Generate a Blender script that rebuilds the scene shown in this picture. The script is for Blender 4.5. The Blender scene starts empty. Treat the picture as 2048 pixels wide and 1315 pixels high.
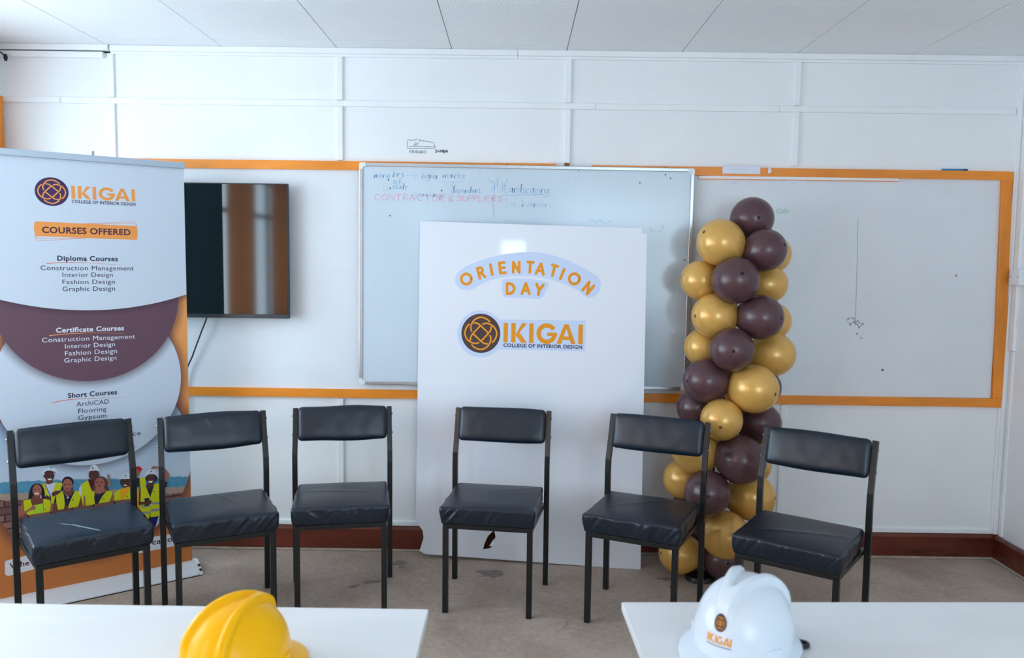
import bpy, bmesh, math, random
from mathutils import Vector, Matrix, noise
from mathutils.bvhtree import BVHTree
from mathutils.geometry import tessellate_polygon
random.seed(7)
SC = bpy.context.scene
COL = SC.collection
PI = math.pi

# ------------------------------------------------------------------ camera
CAMP = (0.0, -4.3101, 1.6117); YAW, PITCH, ROLL, FPX = 0.0029, 0.0844, 0.0127, 1579.6
cd = bpy.data.cameras.new('camera'); cam = bpy.data.objects.new('camera', cd); COL.objects.link(cam)
fwd = Vector((-math.sin(YAW)*math.cos(PITCH), math.cos(YAW)*math.cos(PITCH), -math.sin(PITCH)))
rgt = Vector((math.cos(YAW), math.sin(YAW), 0)); upv = rgt.cross(fwd)
r2 = rgt*math.cos(ROLL) + upv*math.sin(ROLL); u2 = upv*math.cos(ROLL) - rgt*math.sin(ROLL)
cam.matrix_world = Matrix.Translation(CAMP) @ Matrix((r2, u2, -fwd)).transposed().to_4x4()
cd.sensor_width = 36.0; cd.lens = FPX/2048*36.0; cd.clip_start = 0.05
cd.dof.use_dof = True; cd.dof.focus_distance = 3.75; cd.dof.aperture_fstop = 3.6
SC.camera = cam

# ------------------------------------------------------------------ light: overcast daylight through the windows
W = bpy.data.worlds.new('daylight'); SC.world = W; W.use_nodes = True
bg = W.node_tree.nodes['Background']; bg.inputs['Color'].default_value = (0.745, 0.97, 1.13, 1); bg.inputs['Strength'].default_value = 6.0
SC.view_settings.view_transform = 'Standard'; SC.view_settings.look = 'None'
SC.view_settings.gamma = 1.0; SC.view_settings.use_curve_mapping = False
SC.view_settings.exposure = 0.4
SC.cycles.diffuse_bounces = 7; SC.cycles.max_bounces = 14; SC.cycles.caustics_reflective = False

XL, XR, YR, H = -2.765, 2.70, -6.5, 2.731          # room: left, right, rear wall planes and ceiling height
WIN_L = [(-2.80, -0.52, 0.80, 2.52), (-5.90, -2.95, 0.85, 2.50)]   # openings in the left wall: y0, y1, z0, z1
WIN_B = [(-1.53, -1.15, 2.06, 2.39), (0.55, 2.50, 0.85, 2.55)]        # openings in the rear wall: x0, x1, z0, z1
def portal(loc, rot, sx, sy):
    l = bpy.data.lights.new('daylight_portal', 'AREA'); l.shape = 'RECTANGLE'; l.size = sx; l.size_y = sy
    l.cycles.is_portal = True
    o = bpy.data.objects.new('daylight_portal', l); COL.objects.link(o); o.location = loc; o.rotation_euler = rot
for y0, y1, z0, z1 in WIN_L: portal((XL-.13, (y0+y1)/2, (z0+z1)/2), (0, -PI/2, 0), z1-z0, y1-y0)
for x0, x1, z0, z1 in WIN_B: portal(((x0+x1)/2, YR-.13, (z0+z1)/2), (PI/2, 0, 0), x1-x0, z1-z0)
D_banner = {"o":[-2.336,-0.8473,0.0],"a":0.6322,"H":2.0741,"W":0.85}
D_circ = [[0.4355,2.6349,1.2744],[0.4182,1.417,0.3922],[0.4162,1.0193,0.3982],[0.4164,0.6232,0.4432]]
D_btext = [["COLLEGE OF INTERIOR DESIGN",[0.3553,1.8581,0.2702,0.0149],"plum",0.02],["COURSES OFFERED",[0.2321,1.7165,0.3678,0.0293],"maroon",0.03],["Diploma Courses",[0.2886,1.592,0.2533,0.0229],"ink",0.025],["Construction Management",[0.2208,1.5487,0.389,0.0204],"ink",0],["Interior Design",[0.3074,1.5171,0.2097,0.0207],"ink",0],["Fashion Design",[0.3064,1.4843,0.2185,0.0207],"ink",0],["Graphic Design",[0.3054,1.452,0.2197,0.0208],"ink",0],["Certificate Courses",[0.2732,1.2602,0.2861,0.0231],"pale",0.025],["Construction Management",[0.2161,1.2185,0.3909,0.0207],"pale",0],["Interior Design",[0.3073,1.185,0.2105,0.021],"pale",0],["Fashion Design",[0.3063,1.1521,0.2194,0.021],"pale",0],["Graphic Design",[0.3022,1.1196,0.2204,0.021],"pale",0],["Short Courses",[0.3115,0.9516,0.21,0.0236],"ink",0.025],["ArchiCAD",[0.3463,0.9096,0.138,0.0214],"ink",0],["Flooring",[0.3526,0.8755,0.1188,0.0214],"ink",0],["Gypsum",[0.3516,0.843,0.12,0.0215],"ink",0],["ce",[0.5848,0.7396,0.0362,0.0223],"ink",0],["Whe",[0.0544,0.1875,0.0782,0.0257],"maroon",0.02],["cation",[0.6591,0.1748,0.1209,0.0282],"maroon",0.02]]
D_bikigai = [0.354,1.8785,0.2709,0.0582]
D_blogo = [0.2765,1.9045,0.0671,0.0644]
D_bbox = [[0.2036,1.7642],[0.2092,1.7678],[0.4106,1.7653],[0.6257,1.7619],[0.6294,1.7565],[0.6317,1.7265],[0.6293,1.7004],[0.6241,1.6956],[0.4324,1.6982],[0.2071,1.7017],[0.2039,1.7054],[0.2005,1.7386]]
D_blines = [[[0.4106,1.7653],[0.5117,1.7738],[0.6111,1.7831],[0.6212,1.7822],[0.6273,1.7729],[0.6294,1.7565]],[[0.4106,1.7653],[0.5361,1.7699],[0.6184,1.7725],[0.6272,1.7674]],[[0.2039,1.7054],[0.2056,1.6901],[0.213,1.68],[0.2242,1.6803],[0.3197,1.6901],[0.4086,1.6978]],[[0.2049,1.7029],[0.2112,1.6915],[0.2969,1.6939],[0.4086,1.6978]]]
D_bunder = [[[0.2458,1.5788],[0.3027,1.5832],[0.4123,1.5837],[0.5573,1.5735]],[[0.2448,1.2482],[0.3221,1.2533],[0.4438,1.2527],[0.5593,1.2443]],[[0.2451,0.9353],[0.3127,0.9438],[0.435,0.9412],[0.5511,0.9324]]]
D_btags = [[[0.0366,0.2198],[0.0428,0.228],[0.1597,0.2394],[0.1614,0.1654],[0.0482,0.1546],[0.0366,0.1644]],[[0.5741,0.2197],[0.7804,0.2121],[0.7815,0.1484],[0.5721,0.1444]]]
D_people = [["vest",[[0.1922,0.5585],[0.2052,0.5641],[0.2523,0.5579],[0.2761,0.5529],[0.2762,0.5197],[0.2471,0.4608],[0.2298,0.4613],[0.2261,0.4797],[0.2012,0.5067]]],["shirt",[[0.2061,0.5614],[0.2241,0.5535],[0.2416,0.5609],[0.249,0.5559],[0.2358,0.5136],[0.2288,0.497],[0.2183,0.5063]]],["ink",[[0.203,0.5619],[0.2061,0.5614],[0.2288,0.497],[0.2277,0.4616],[0.2251,0.4621],[0.2261,0.4949]]],["skin_c",[[0.2121,0.5806],[0.2378,0.5767],[0.2405,0.5598],[0.2241,0.554],[0.2093,0.5584]]],["skin_b",[[0.2458,0.5919],[0.2446,0.5837],[0.2414,0.5765],[0.2367,0.5712],[0.2309,0.5682],[0.2246,0.5678],[0.2183,0.5701],[0.2128,0.5749],[0.2085,0.5816],[0.2059,0.5895],[0.2052,0.5981],[0.2065,0.6063],[0.2096,0.6134],[0.2142,0.6187],[0.22,0.6217],[0.2263,0.6221],[0.2325,0.6199],[0.2381,0.6152],[0.2424,0.6085],[0.2451,0.6005]]],["skin_b",[[0.207,0.5953],[0.206,0.5901],[0.2038,0.5882],[0.2018,0.5907],[0.2011,0.5962],[0.2021,0.6013],[0.2043,0.6032],[0.2063,0.6007]]],["hair",[[0.2044,0.607],[0.2069,0.6167],[0.2262,0.6201],[0.2496,0.6091],[0.2493,0.6003],[0.2453,0.6085],[0.2261,0.6164],[0.2089,0.6126]]],["hat",[[0.1949,0.6084],[0.1963,0.6207],[0.2051,0.6283],[0.2181,0.6339],[0.231,0.6353],[0.2438,0.6302],[0.2543,0.6211],[0.2583,0.6103],[0.2558,0.6005],[0.2485,0.6092],[0.2305,0.6187],[0.2155,0.6197],[0.2068,0.6154],[0.2012,0.605]]],["maroon",[[0.2374,0.6314],[0.2362,0.6299],[0.2334,0.6297],[0.2307,0.6307],[0.2296,0.6325],[0.2308,0.6339],[0.2336,0.6342],[0.2363,0.6331]]],["teeth",[[0.2165,0.5825],[0.2357,0.5795],[0.2312,0.5726],[0.2216,0.5741]]],["hair",[[0.2227,0.5962],[0.2213,0.5948],[0.2179,0.5946],[0.2146,0.5958],[0.2133,0.5976],[0.2147,0.599],[0.2181,0.5991],[0.2214,0.598]]],["hair",[[0.2409,0.5934],[0.2395,0.592],[0.2361,0.5919],[0.2328,0.593],[0.2315,0.5948],[0.2329,0.5962],[0.2363,0.5964],[0.2396,0.5952]]],["skin_b",[[0.202,0.4989],[0.2118,0.5049],[0.2286,0.4919],[0.2272,0.4808],[0.2134,0.4856],[0.2029,0.4925]]],["skin_b",[[0.2303,0.512],[0.2468,0.5194],[0.2751,0.5186],[0.257,0.4999],[0.2352,0.4939]]],["hair",[[0.3234,0.5494],[0.322,0.5412],[0.3183,0.5342],[0.3127,0.529],[0.3059,0.5263],[0.2984,0.5261],[0.291,0.5287],[0.2844,0.5336],[0.2793,0.5404],[0.2761,0.5484],[0.2752,0.5569],[0.2766,0.565],[0.2802,0.572],[0.2857,0.5772],[0.2925,0.58],[0.3,0.5801],[0.3074,0.5777],[0.3141,0.5728],[0.3192,0.566],[0.3225,0.5579]]],["hair",[[0.277,0.5451],[0.2686,0.521],[0.2771,0.5145],[0.2842,0.5287]]],["hair",[[0.3152,0.534],[0.3201,0.5152],[0.3123,0.5139]]],["skin_c",[[0.2817,0.5214],[0.3146,0.5161],[0.3254,0.5041],[0.3003,0.4825],[0.2791,0.5065]]],["skin_a",[[0.3179,0.5366],[0.3166,0.5275],[0.3135,0.5195],[0.3088,0.5136],[0.303,0.5102],[0.2968,0.5097],[0.2906,0.5122],[0.2851,0.5174],[0.2809,0.5248],[0.2783,0.5336],[0.2776,0.543],[0.2789,0.5521],[0.282,0.56],[0.2866,0.566],[0.2923,0.5694],[0.2986,0.5699],[0.3048,0.5675],[0.3103,0.5623],[0.3146,0.555],[0.3172,0.5461]]],["hair",[[0.2916,0.5433],[0.2902,0.5421],[0.2868,0.5421],[0.2834,0.5432],[0.282,0.5449],[0.2835,0.5461],[0.2869,0.5461],[0.2903,0.545]]],["hair",[[0.3103,0.5404],[0.3088,0.5392],[0.3054,0.5391],[0.302,0.5403],[0.3006,0.5419],[0.3021,0.5431],[0.3055,0.5432],[0.3089,0.5421]]],["lip",[[0.3037,0.5209],[0.3022,0.5197],[0.2983,0.5194],[0.2936,0.5201],[0.2898,0.5217],[0.2884,0.5234],[0.2899,0.5247],[0.2937,0.525],[0.2985,0.5242],[0.3023,0.5227]]],["navy",[[0.2386,0.4661],[0.246,0.4941],[0.2792,0.509],[0.2874,0.4923],[0.2981,0.4816],[0.3117,0.4909],[0.3254,0.5066],[0.3518,0.492],[0.3609,0.4568],[0.3441,0.4583],[0.2943,0.4283],[0.28,0.4282],[0.2494,0.463]]],["vest",[[0.2494,0.4986],[0.277,0.5107],[0.2809,0.4934],[0.284,0.4519],[0.2799,0.4269],[0.2548,0.4268],[0.2494,0.4655]]],["vest",[[0.3276,0.505],[0.352,0.4997],[0.3499,0.4664],[0.3376,0.4284],[0.2954,0.4276],[0.3015,0.4489],[0.3158,0.4825]]],["skin_c",[[0.2375,0.465],[0.2494,0.4642],[0.2526,0.4272],[0.2331,0.4281]]],["skin_c",[[0.3463,0.458],[0.3598,0.457],[0.3567,0.4282],[0.3376,0.4276]]],["teeth",[[0.3004,0.4786],[0.2993,0.4755],[0.2968,0.4746],[0.2944,0.4764],[0.2934,0.4798],[0.2945,0.4829],[0.2971,0.4838],[0.2995,0.482]]],["maroon",[[0.3219,0.4639],[0.3207,0.4619],[0.3181,0.4615],[0.3155,0.4628],[0.3145,0.4652],[0.3156,0.4672],[0.3183,0.4676],[0.3209,0.4663]]],["lip",[[0.2848,0.444],[0.2948,0.4444],[0.2943,0.4283],[0.2855,0.4285]]],["hair",[[0.1374,0.4985],[0.1403,0.5218],[0.1463,0.5433],[0.1541,0.5595],[0.167,0.5663],[0.1818,0.5652],[0.1942,0.5557],[0.2017,0.5369],[0.2039,0.5113],[0.2023,0.4875],[0.1899,0.4883],[0.1841,0.5045],[0.1609,0.5083],[0.1542,0.4982]]],["skin_c",[[0.1479,0.498],[0.161,0.5133],[0.1842,0.5095],[0.1967,0.4885],[0.1944,0.4623],[0.1552,0.4653]]],["skin_a",[[0.1921,0.5308],[0.191,0.5221],[0.1881,0.5145],[0.1839,0.5088],[0.1787,0.5055],[0.173,0.505],[0.1675,0.5074],[0.1626,0.5123],[0.1588,0.5193],[0.1565,0.5277],[0.1559,0.5367],[0.1571,0.5454],[0.1599,0.553],[0.1641,0.5587],[0.1693,0.562],[0.1749,0.5625],[0.1805,0.5602],[0.1854,0.5553],[0.1892,0.5483],[0.1915,0.5399]]],["hair",[[0.1693,0.5391],[0.168,0.5379],[0.165,0.5378],[0.1621,0.5388],[0.1609,0.5404],[0.1622,0.5416],[0.1651,0.5418],[0.1681,0.5407]]],["hair",[[0.1862,0.5364],[0.1849,0.5351],[0.1819,0.535],[0.1789,0.5361],[0.1777,0.5377],[0.179,0.5389],[0.182,0.539],[0.185,0.538]]],["teeth",[[0.1813,0.518],[0.1794,0.516],[0.1746,0.5153],[0.1688,0.5163],[0.1641,0.5185],[0.1624,0.5211],[0.1642,0.5232],[0.169,0.5239],[0.1749,0.5229],[0.1796,0.5207]]],["lime",[[0.1553,0.4666],[0.1701,0.4665],[0.1946,0.4699],[0.1953,0.4247],[0.1623,0.4246]]],["vest",[[0.1185,0.4955],[0.1458,0.4971],[0.1521,0.4671],[0.1623,0.4246],[0.135,0.4245],[0.121,0.4451]]],["vest",[[0.1968,0.4897],[0.225,0.4799],[0.2271,0.4566],[0.2211,0.4251],[0.1964,0.4245]]],["skin_a",[[0.1172,0.487],[0.1053,0.4728],[0.0952,0.4497],[0.0953,0.4227],[0.1162,0.4264],[0.1419,0.4443],[0.1652,0.4472],[0.1656,0.4598],[0.1553,0.4666],[0.138,0.4521],[0.1209,0.4426]]],["skin_a",[[0.2271,0.4566],[0.2339,0.4529],[0.233,0.4251],[0.2211,0.4251]]],["hat",[[0.1904,0.5021],[0.1895,0.496],[0.188,0.4937],[0.1865,0.4965],[0.1861,0.5029],[0.1869,0.509],[0.1885,0.5113],[0.1899,0.5085]]],["maroon",[[0.2066,0.4394],[0.2058,0.4379],[0.2039,0.4376],[0.202,0.4386],[0.2013,0.4404],[0.2021,0.4418],[0.204,0.4422],[0.2059,0.4411]]],["vest",[[0.345,0.5156],[0.3539,0.5335],[0.3797,0.549],[0.4307,0.5362],[0.4322,0.435],[0.3592,0.4256]]],["wine",[[0.3821,0.5559],[0.4073,0.5447],[0.4329,0.5358],[0.4266,0.468],[0.4034,0.4841],[0.3916,0.5178]]],["skin_b",[[0.4337,0.5676],[0.4323,0.5587],[0.4288,0.551],[0.4234,0.5454],[0.4167,0.5422],[0.4094,0.5419],[0.4022,0.5445],[0.3958,0.5496],[0.3908,0.5569],[0.3877,0.5655],[0.3868,0.5746],[0.3882,0.5835],[0.3918,0.5911],[0.3971,0.5968],[0.4038,0.5999],[0.411,0.6003],[0.4183,0.5978],[0.4247,0.5927],[0.4297,0.5855],[0.4328,0.5768]]],["hat",[[0.38,0.5939],[0.3919,0.6007],[0.3965,0.6146],[0.4095,0.6213],[0.4222,0.6158],[0.4325,0.5996],[0.4385,0.584],[0.4151,0.5924]]],["maroon",[[0.4086,0.6055],[0.4074,0.603],[0.4047,0.6022],[0.402,0.6037],[0.401,0.6067],[0.4022,0.6092],[0.4049,0.61],[0.4076,0.6085]]],["hair",[[0.4069,0.5765],[0.4054,0.575],[0.4018,0.5748],[0.3982,0.5761],[0.3967,0.578],[0.3983,0.5795],[0.4019,0.5797],[0.4055,0.5784]]],["hair",[[0.424,0.5739],[0.4225,0.5725],[0.4188,0.5723],[0.4152,0.5735],[0.4138,0.5755],[0.4153,0.577],[0.419,0.5772],[0.4226,0.5759]]],["shirt",[[0.345,0.5156],[0.3539,0.5335],[0.3565,0.4797],[0.3441,0.4866]]],["post",[[0.4662,0.5652],[0.4771,0.5635],[0.4799,0.5062],[0.469,0.508]]],["braid",[[0.4687,0.5212],[0.4669,0.5108],[0.4624,0.502],[0.4555,0.4955],[0.447,0.492],[0.4377,0.4918],[0.4285,0.495],[0.4203,0.5012],[0.4139,0.5097],[0.41,0.5199],[0.4088,0.5306],[0.4106,0.5408],[0.4151,0.5496],[0.4219,0.5561],[0.4303,0.5596],[0.4396,0.5599],[0.4488,0.5568],[0.457,0.5507],[0.4635,0.5421],[0.4675,0.532]]],["braid",[[0.4108,0.5302],[0.3972,0.4949],[0.4148,0.4906],[0.418,0.5147]]],["braid",[[0.4585,0.5344],[0.4734,0.4854],[0.4503,0.4848],[0.4486,0.5185]]],["skin_a",[[0.414,0.5067],[0.452,0.5005],[0.4605,0.4846],[0.4308,0.4744],[0.4107,0.4812]]],["skin_a",[[0.4554,0.5218],[0.4541,0.5129],[0.4507,0.5051],[0.4457,0.4994],[0.4395,0.4962],[0.4327,0.4958],[0.426,0.4983],[0.4201,0.5035],[0.4155,0.5108],[0.4126,0.5194],[0.4118,0.5287],[0.4131,0.5375],[0.4164,0.5452],[0.4214,0.551],[0.4276,0.5542],[0.4343,0.5546],[0.441,0.5522],[0.447,0.5471],[0.4517,0.5398],[0.4546,0.5311]]],["hair",[[0.4286,0.5327],[0.4271,0.5313],[0.4235,0.5311],[0.42,0.5324],[0.4185,0.5342],[0.4201,0.5356],[0.4237,0.5357],[0.4272,0.5345]]],["hair",[[0.4477,0.5297],[0.4461,0.5283],[0.4425,0.5282],[0.4389,0.5294],[0.4375,0.5313],[0.439,0.5327],[0.4426,0.5328],[0.4462,0.5316]]],["lip",[[0.4383,0.5143],[0.4368,0.5124],[0.4329,0.5116],[0.4283,0.5124],[0.4245,0.5143],[0.4231,0.5168],[0.4246,0.5187],[0.4285,0.5195],[0.4331,0.5187],[0.4369,0.5168]]],["navy",[[0.4107,0.4817],[0.4308,0.4744],[0.4605,0.4852],[0.4874,0.4773],[0.4706,0.4298],[0.4244,0.429],[0.4105,0.4285],[0.407,0.4586]]],["vest",[[0.3693,0.4822],[0.391,0.4959],[0.4098,0.4929],[0.407,0.4586],[0.4105,0.4285],[0.389,0.427],[0.3726,0.4264],[0.3674,0.4596]]],["vest",[[0.4613,0.4851],[0.4869,0.4789],[0.4843,0.4573],[0.4706,0.4298],[0.4239,0.4291],[0.4406,0.4588]]],["skin_a",[[0.3622,0.4719],[0.3692,0.4794],[0.3719,0.4266],[0.3601,0.4257]]],["skin_a",[[0.4865,0.4643],[0.4927,0.4618],[0.4918,0.4306],[0.4706,0.4298]]],["maroon",[[0.452,0.4473],[0.4509,0.4454],[0.4484,0.445],[0.4459,0.4463],[0.4449,0.4485],[0.446,0.4504],[0.4485,0.4508],[0.451,0.4495]]],["hair",[[0.5217,0.5129],[0.5253,0.5328],[0.5726,0.5285],[0.5717,0.4902],[0.5557,0.4868],[0.5347,0.4902],[0.5259,0.5034]]],["skin_b",[[0.5676,0.5071],[0.5664,0.4993],[0.5633,0.4925],[0.5586,0.4875],[0.5527,0.4847],[0.5464,0.4845],[0.5401,0.4868],[0.5345,0.4914],[0.5301,0.4978],[0.5274,0.5054],[0.5266,0.5135],[0.5278,0.5213],[0.5309,0.5281],[0.5356,0.5331],[0.5414,0.5359],[0.5477,0.5362],[0.554,0.5339],[0.5596,0.5294],[0.564,0.523],[0.5668,0.5153]]],["sweater",[[0.5188,0.4839],[0.5558,0.4904],[0.5876,0.4877],[0.586,0.4255],[0.5226,0.4298]]],["vest",[[0.495,0.4702],[0.5188,0.4839],[0.5226,0.4298],[0.4926,0.4304]]],["vest",[[0.5877,0.4906],[0.5717,0.4902],[0.5579,0.4688],[0.5357,0.4296],[0.5701,0.4276],[0.586,0.4255]]],["hat",[[0.5214,0.534],[0.5311,0.5525],[0.547,0.5604],[0.5682,0.5617],[0.5838,0.5505],[0.5886,0.5261]]],["maroon",[[0.5509,0.5472],[0.5498,0.5452],[0.5472,0.5448],[0.5446,0.546],[0.5436,0.5483],[0.5447,0.5502],[0.5473,0.5506],[0.5499,0.5494]]],["maroon",[[0.5547,0.4427],[0.5537,0.4409],[0.5513,0.4406],[0.549,0.4417],[0.5481,0.4438],[0.5491,0.4455],[0.5514,0.4459],[0.5538,0.4447]]],["teeth",[[0.5531,0.4985],[0.5514,0.497],[0.5472,0.4966],[0.542,0.4974],[0.5378,0.4992],[0.5363,0.5011],[0.5379,0.5026],[0.5421,0.503],[0.5473,0.5022],[0.5515,0.5005]]],["hair",[[0.5433,0.5189],[0.5421,0.5176],[0.5393,0.5174],[0.5366,0.5185],[0.5355,0.5201],[0.5367,0.5214],[0.5394,0.5215],[0.5422,0.5205]]],["hair",[[0.5591,0.5164],[0.5579,0.5152],[0.5551,0.515],[0.5523,0.516],[0.5512,0.5177],[0.5524,0.5189],[0.5552,0.5191],[0.558,0.5181]]],["skin_a",[[0.5844,0.5711],[0.6122,0.5626],[0.6132,0.549],[0.6021,0.5329],[0.5835,0.5357]]],["red",[[0.5831,0.5742],[0.5861,0.5856],[0.6114,0.5849],[0.6231,0.5699],[0.6148,0.5571],[0.5964,0.5717]]],["navy",[[0.5807,0.5302],[0.6087,0.5274],[0.6076,0.4845],[0.5795,0.486]]],["vest",[[0.6087,0.5274],[0.6341,0.5236],[0.6379,0.4797],[0.6115,0.4809]]],["sweater",[[0.5968,0.4832],[0.6044,0.4642],[0.6025,0.3899],[0.6144,0.3789],[0.6086,0.3649],[0.5944,0.3854]]],["skin_a",[[0.6623,0.5657],[0.6735,0.5775],[0.7008,0.5691],[0.7308,0.5527],[0.7416,0.536],[0.7495,0.5166],[0.7408,0.4997],[0.7294,0.4893],[0.7231,0.5206],[0.7005,0.5601],[0.6787,0.5639],[0.665,0.5623]]],["navy",[[0.7238,0.4902],[0.7376,0.485],[0.7343,0.4613],[0.7231,0.46]]],["skin_b",[[0.6115,0.4809],[0.6053,0.4491],[0.6052,0.3894],[0.6147,0.3908],[0.6193,0.4707]]],["hair",[[0.6912,0.5119],[0.6896,0.5051],[0.6856,0.4994],[0.6794,0.4954],[0.6718,0.4934],[0.6633,0.4936],[0.6549,0.496],[0.6475,0.5004],[0.6416,0.5063],[0.6379,0.5131],[0.6368,0.5202],[0.6383,0.5269],[0.6422,0.5325],[0.6483,0.5365],[0.656,0.5386],[0.6644,0.5384],[0.6728,0.5361],[0.6803,0.5317],[0.6862,0.5259],[0.69,0.519]]],["skin_b",[[0.6428,0.4908],[0.6754,0.4857],[0.6751,0.4737],[0.6544,0.4635],[0.6384,0.4766]]],["skin_b",[[0.6806,0.5084],[0.6795,0.5006],[0.6765,0.494],[0.672,0.489],[0.6665,0.4863],[0.6604,0.486],[0.6544,0.4882],[0.649,0.4926],[0.6449,0.4989],[0.6423,0.5064],[0.6415,0.5144],[0.6426,0.522],[0.6456,0.5287],[0.65,0.5336],[0.6556,0.5364],[0.6616,0.5367],[0.6676,0.5346],[0.673,0.5302],[0.6772,0.5239],[0.6799,0.5164]]],["hat",[[0.6345,0.5384],[0.6404,0.5569],[0.6568,0.5635],[0.6758,0.5577],[0.6891,0.5422],[0.6936,0.5235],[0.678,0.5349],[0.6535,0.5386],[0.6356,0.5293]]],["maroon",[[0.6671,0.5506],[0.666,0.5486],[0.6633,0.5482],[0.6606,0.5494],[0.6595,0.5517],[0.6607,0.5537],[0.6634,0.5541],[0.6661,0.5529]]],["teeth",[[0.6486,0.5049],[0.6704,0.503],[0.6647,0.494],[0.6538,0.4951]]],["hair",[[0.6571,0.5171],[0.6558,0.5158],[0.6529,0.5156],[0.6501,0.5167],[0.6489,0.5183],[0.6502,0.5196],[0.653,0.5198],[0.6559,0.5187]]],["hair",[[0.6734,0.5146],[0.6721,0.5133],[0.6692,0.5131],[0.6664,0.5142],[0.6652,0.5158],[0.6664,0.5171],[0.6693,0.5173],[0.6722,0.5162]]],["navy",[[0.6372,0.4804],[0.6544,0.4644],[0.6762,0.4826],[0.6691,0.4506],[0.6547,0.4214],[0.6406,0.4553]]],["vest",[[0.6142,0.4805],[0.6371,0.4798],[0.6548,0.4229],[0.6546,0.3568],[0.6467,0.3124],[0.6086,0.3649],[0.6113,0.4183]]],["vest",[[0.6754,0.4827],[0.6933,0.4874],[0.7153,0.4825],[0.717,0.3152],[0.6963,0.3175],[0.6537,0.3201],[0.6561,0.4227],[0.6679,0.4569]]],["grey",[[0.6637,0.3943],[0.7173,0.3888],[0.7171,0.3767],[0.662,0.3826]]],["grey",[[0.656,0.3595],[0.7166,0.3549],[0.7163,0.3428],[0.6557,0.3475]]],["grey",[[0.6146,0.3863],[0.6552,0.3838],[0.6544,0.3734],[0.6143,0.3759]]],["grey",[[0.6164,0.3539],[0.6522,0.3497],[0.65,0.3395],[0.6229,0.3426]]],["ink",[[0.6289,0.4213],[0.6506,0.42],[0.6497,0.3817],[0.6292,0.3787]]],["skin_b",[[0.6003,0.4082],[0.6285,0.4034],[0.6504,0.4117],[0.6651,0.3971],[0.6552,0.3853],[0.6281,0.3885],[0.6026,0.3914]]],["maroon",[[0.677,0.4478],[0.6758,0.4459],[0.6731,0.4455],[0.6704,0.4468],[0.6694,0.4491],[0.6705,0.451],[0.6732,0.4515],[0.6759,0.4502]]],["jeans",[[0.6509,0.3206],[0.7142,0.3142],[0.673,0.2687],[0.6453,0.3117]]],["shirt",[[0.6921,0.3167],[0.6962,0.313],[0.6926,0.2802],[0.6757,0.2637]]]]
D_board = {"o":[-0.5207,-0.1233,0.0031],"x":[0.994983,-0.100005,-0.002905],"z":[0.006448,0.035123,0.999362],"w":1.2049,"h":1.8084}
D_st = [[[0.1917,1.5145],[0.2022,1.5503],[0.2542,1.5866],[0.3419,1.6234],[0.4402,1.6492],[0.5383,1.6642],[0.6307,1.6655],[0.7122,1.6505],[0.7991,1.6222],[0.886,1.5806],[0.9458,1.544],[0.9668,1.5149],[0.961,1.4691],[0.9324,1.4363],[0.9057,1.4293],[0.8786,1.4406],[0.8402,1.4722],[0.7695,1.5032],[0.6932,1.5261],[0.6061,1.5381],[0.5298,1.5395],[0.4425,1.5299],[0.3878,1.5153],[0.3332,1.4925],[0.2949,1.4672],[0.2619,1.4557],[0.223,1.4631],[0.1977,1.4873]],[[0.4454,1.519],[0.5301,1.526],[0.6064,1.5246],[0.6909,1.5099],[0.6929,1.491],[0.668,1.4364],[0.6467,1.4186],[0.5812,1.4238],[0.4664,1.4226],[0.4525,1.4321],[0.4417,1.4809]],[[0.4333,1.3064],[0.4226,1.3178],[0.4106,1.3278],[0.3974,1.3363],[0.3833,1.343],[0.3684,1.348],[0.3529,1.351],[0.3372,1.3521],[0.3215,1.3513],[0.3059,1.3485],[0.2908,1.3438],[0.2764,1.3373],[0.2629,1.329],[0.2506,1.3191],[0.2395,1.3078],[0.23,1.2952],[0.2221,1.2815],[0.216,1.267],[0.2118,1.2518],[0.2095,1.2363],[0.2092,1.2206],[0.2109,1.2049],[0.2145,1.1897],[0.2201,1.175],[0.2275,1.1611],[0.2365,1.1483],[0.2472,1.1367],[0.2592,1.1266],[0.2724,1.118],[0.2866,1.1112],[0.3015,1.1061],[0.317,1.103],[0.3328,1.1019],[0.3486,1.1027],[0.3642,1.1054],[0.3793,1.1101],[0.3937,1.1166],[0.4072,1.1248],[0.4196,1.1347],[0.4306,1.1459],[0.4276,1.1472],[0.892,1.1489],[0.8924,1.3103],[0.4302,1.3061]]]
D_ltr = [["O",[0.2532,1.5173],22],["R",[0.3321,1.5525],17],["I",[0.3868,1.5697],12],["E",[0.4454,1.5799],7],["N",[0.5191,1.5843],1],["T",[0.5927,1.5855],-3],["A",[0.6471,1.5783],-7],["T",[0.7177,1.5697],-14],["I",[0.7629,1.5527],-21],["O",[0.8271,1.5285],-28],["N",[0.9007,1.4825],-38],["D",[0.4918,1.471],1],["A",[0.5721,1.4725],0],["Y",[0.6429,1.4684],-8]]
D_ltrh = 0.0687
D_plogo = [0.3361,1.2299,0.1048]
D_pikigai = [0.4566,1.1853,0.4225,0.1039]
D_pcollege = [0.4588,1.1605,0.4172,0.0198]
D_hole = [[0.4263,0.1708],[0.4344,0.1425],[0.4372,0.0948],[0.4043,0.0691],[0.3692,0.0624],[0.3753,0.0915],[0.3936,0.1356]]
D_flap = [[0.4346,0.1282],[0.4421,0.0836],[0.3994,0.0755],[0.4179,0.1081]]
D_boardol = [[0.015,0.1756],[0.0348,0.149],[0.0409,0.1079],[0.0197,0.0349],[0.0504,0.0199],[1.2122,-0.0033],[1.1979,1.7664],[1.1721,1.7712],[1.1688,1.797],[-0.002,1.8213],[-0.0035,0.3124],[-0.0047,0.2022]]
D_wba = -0.00546
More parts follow.
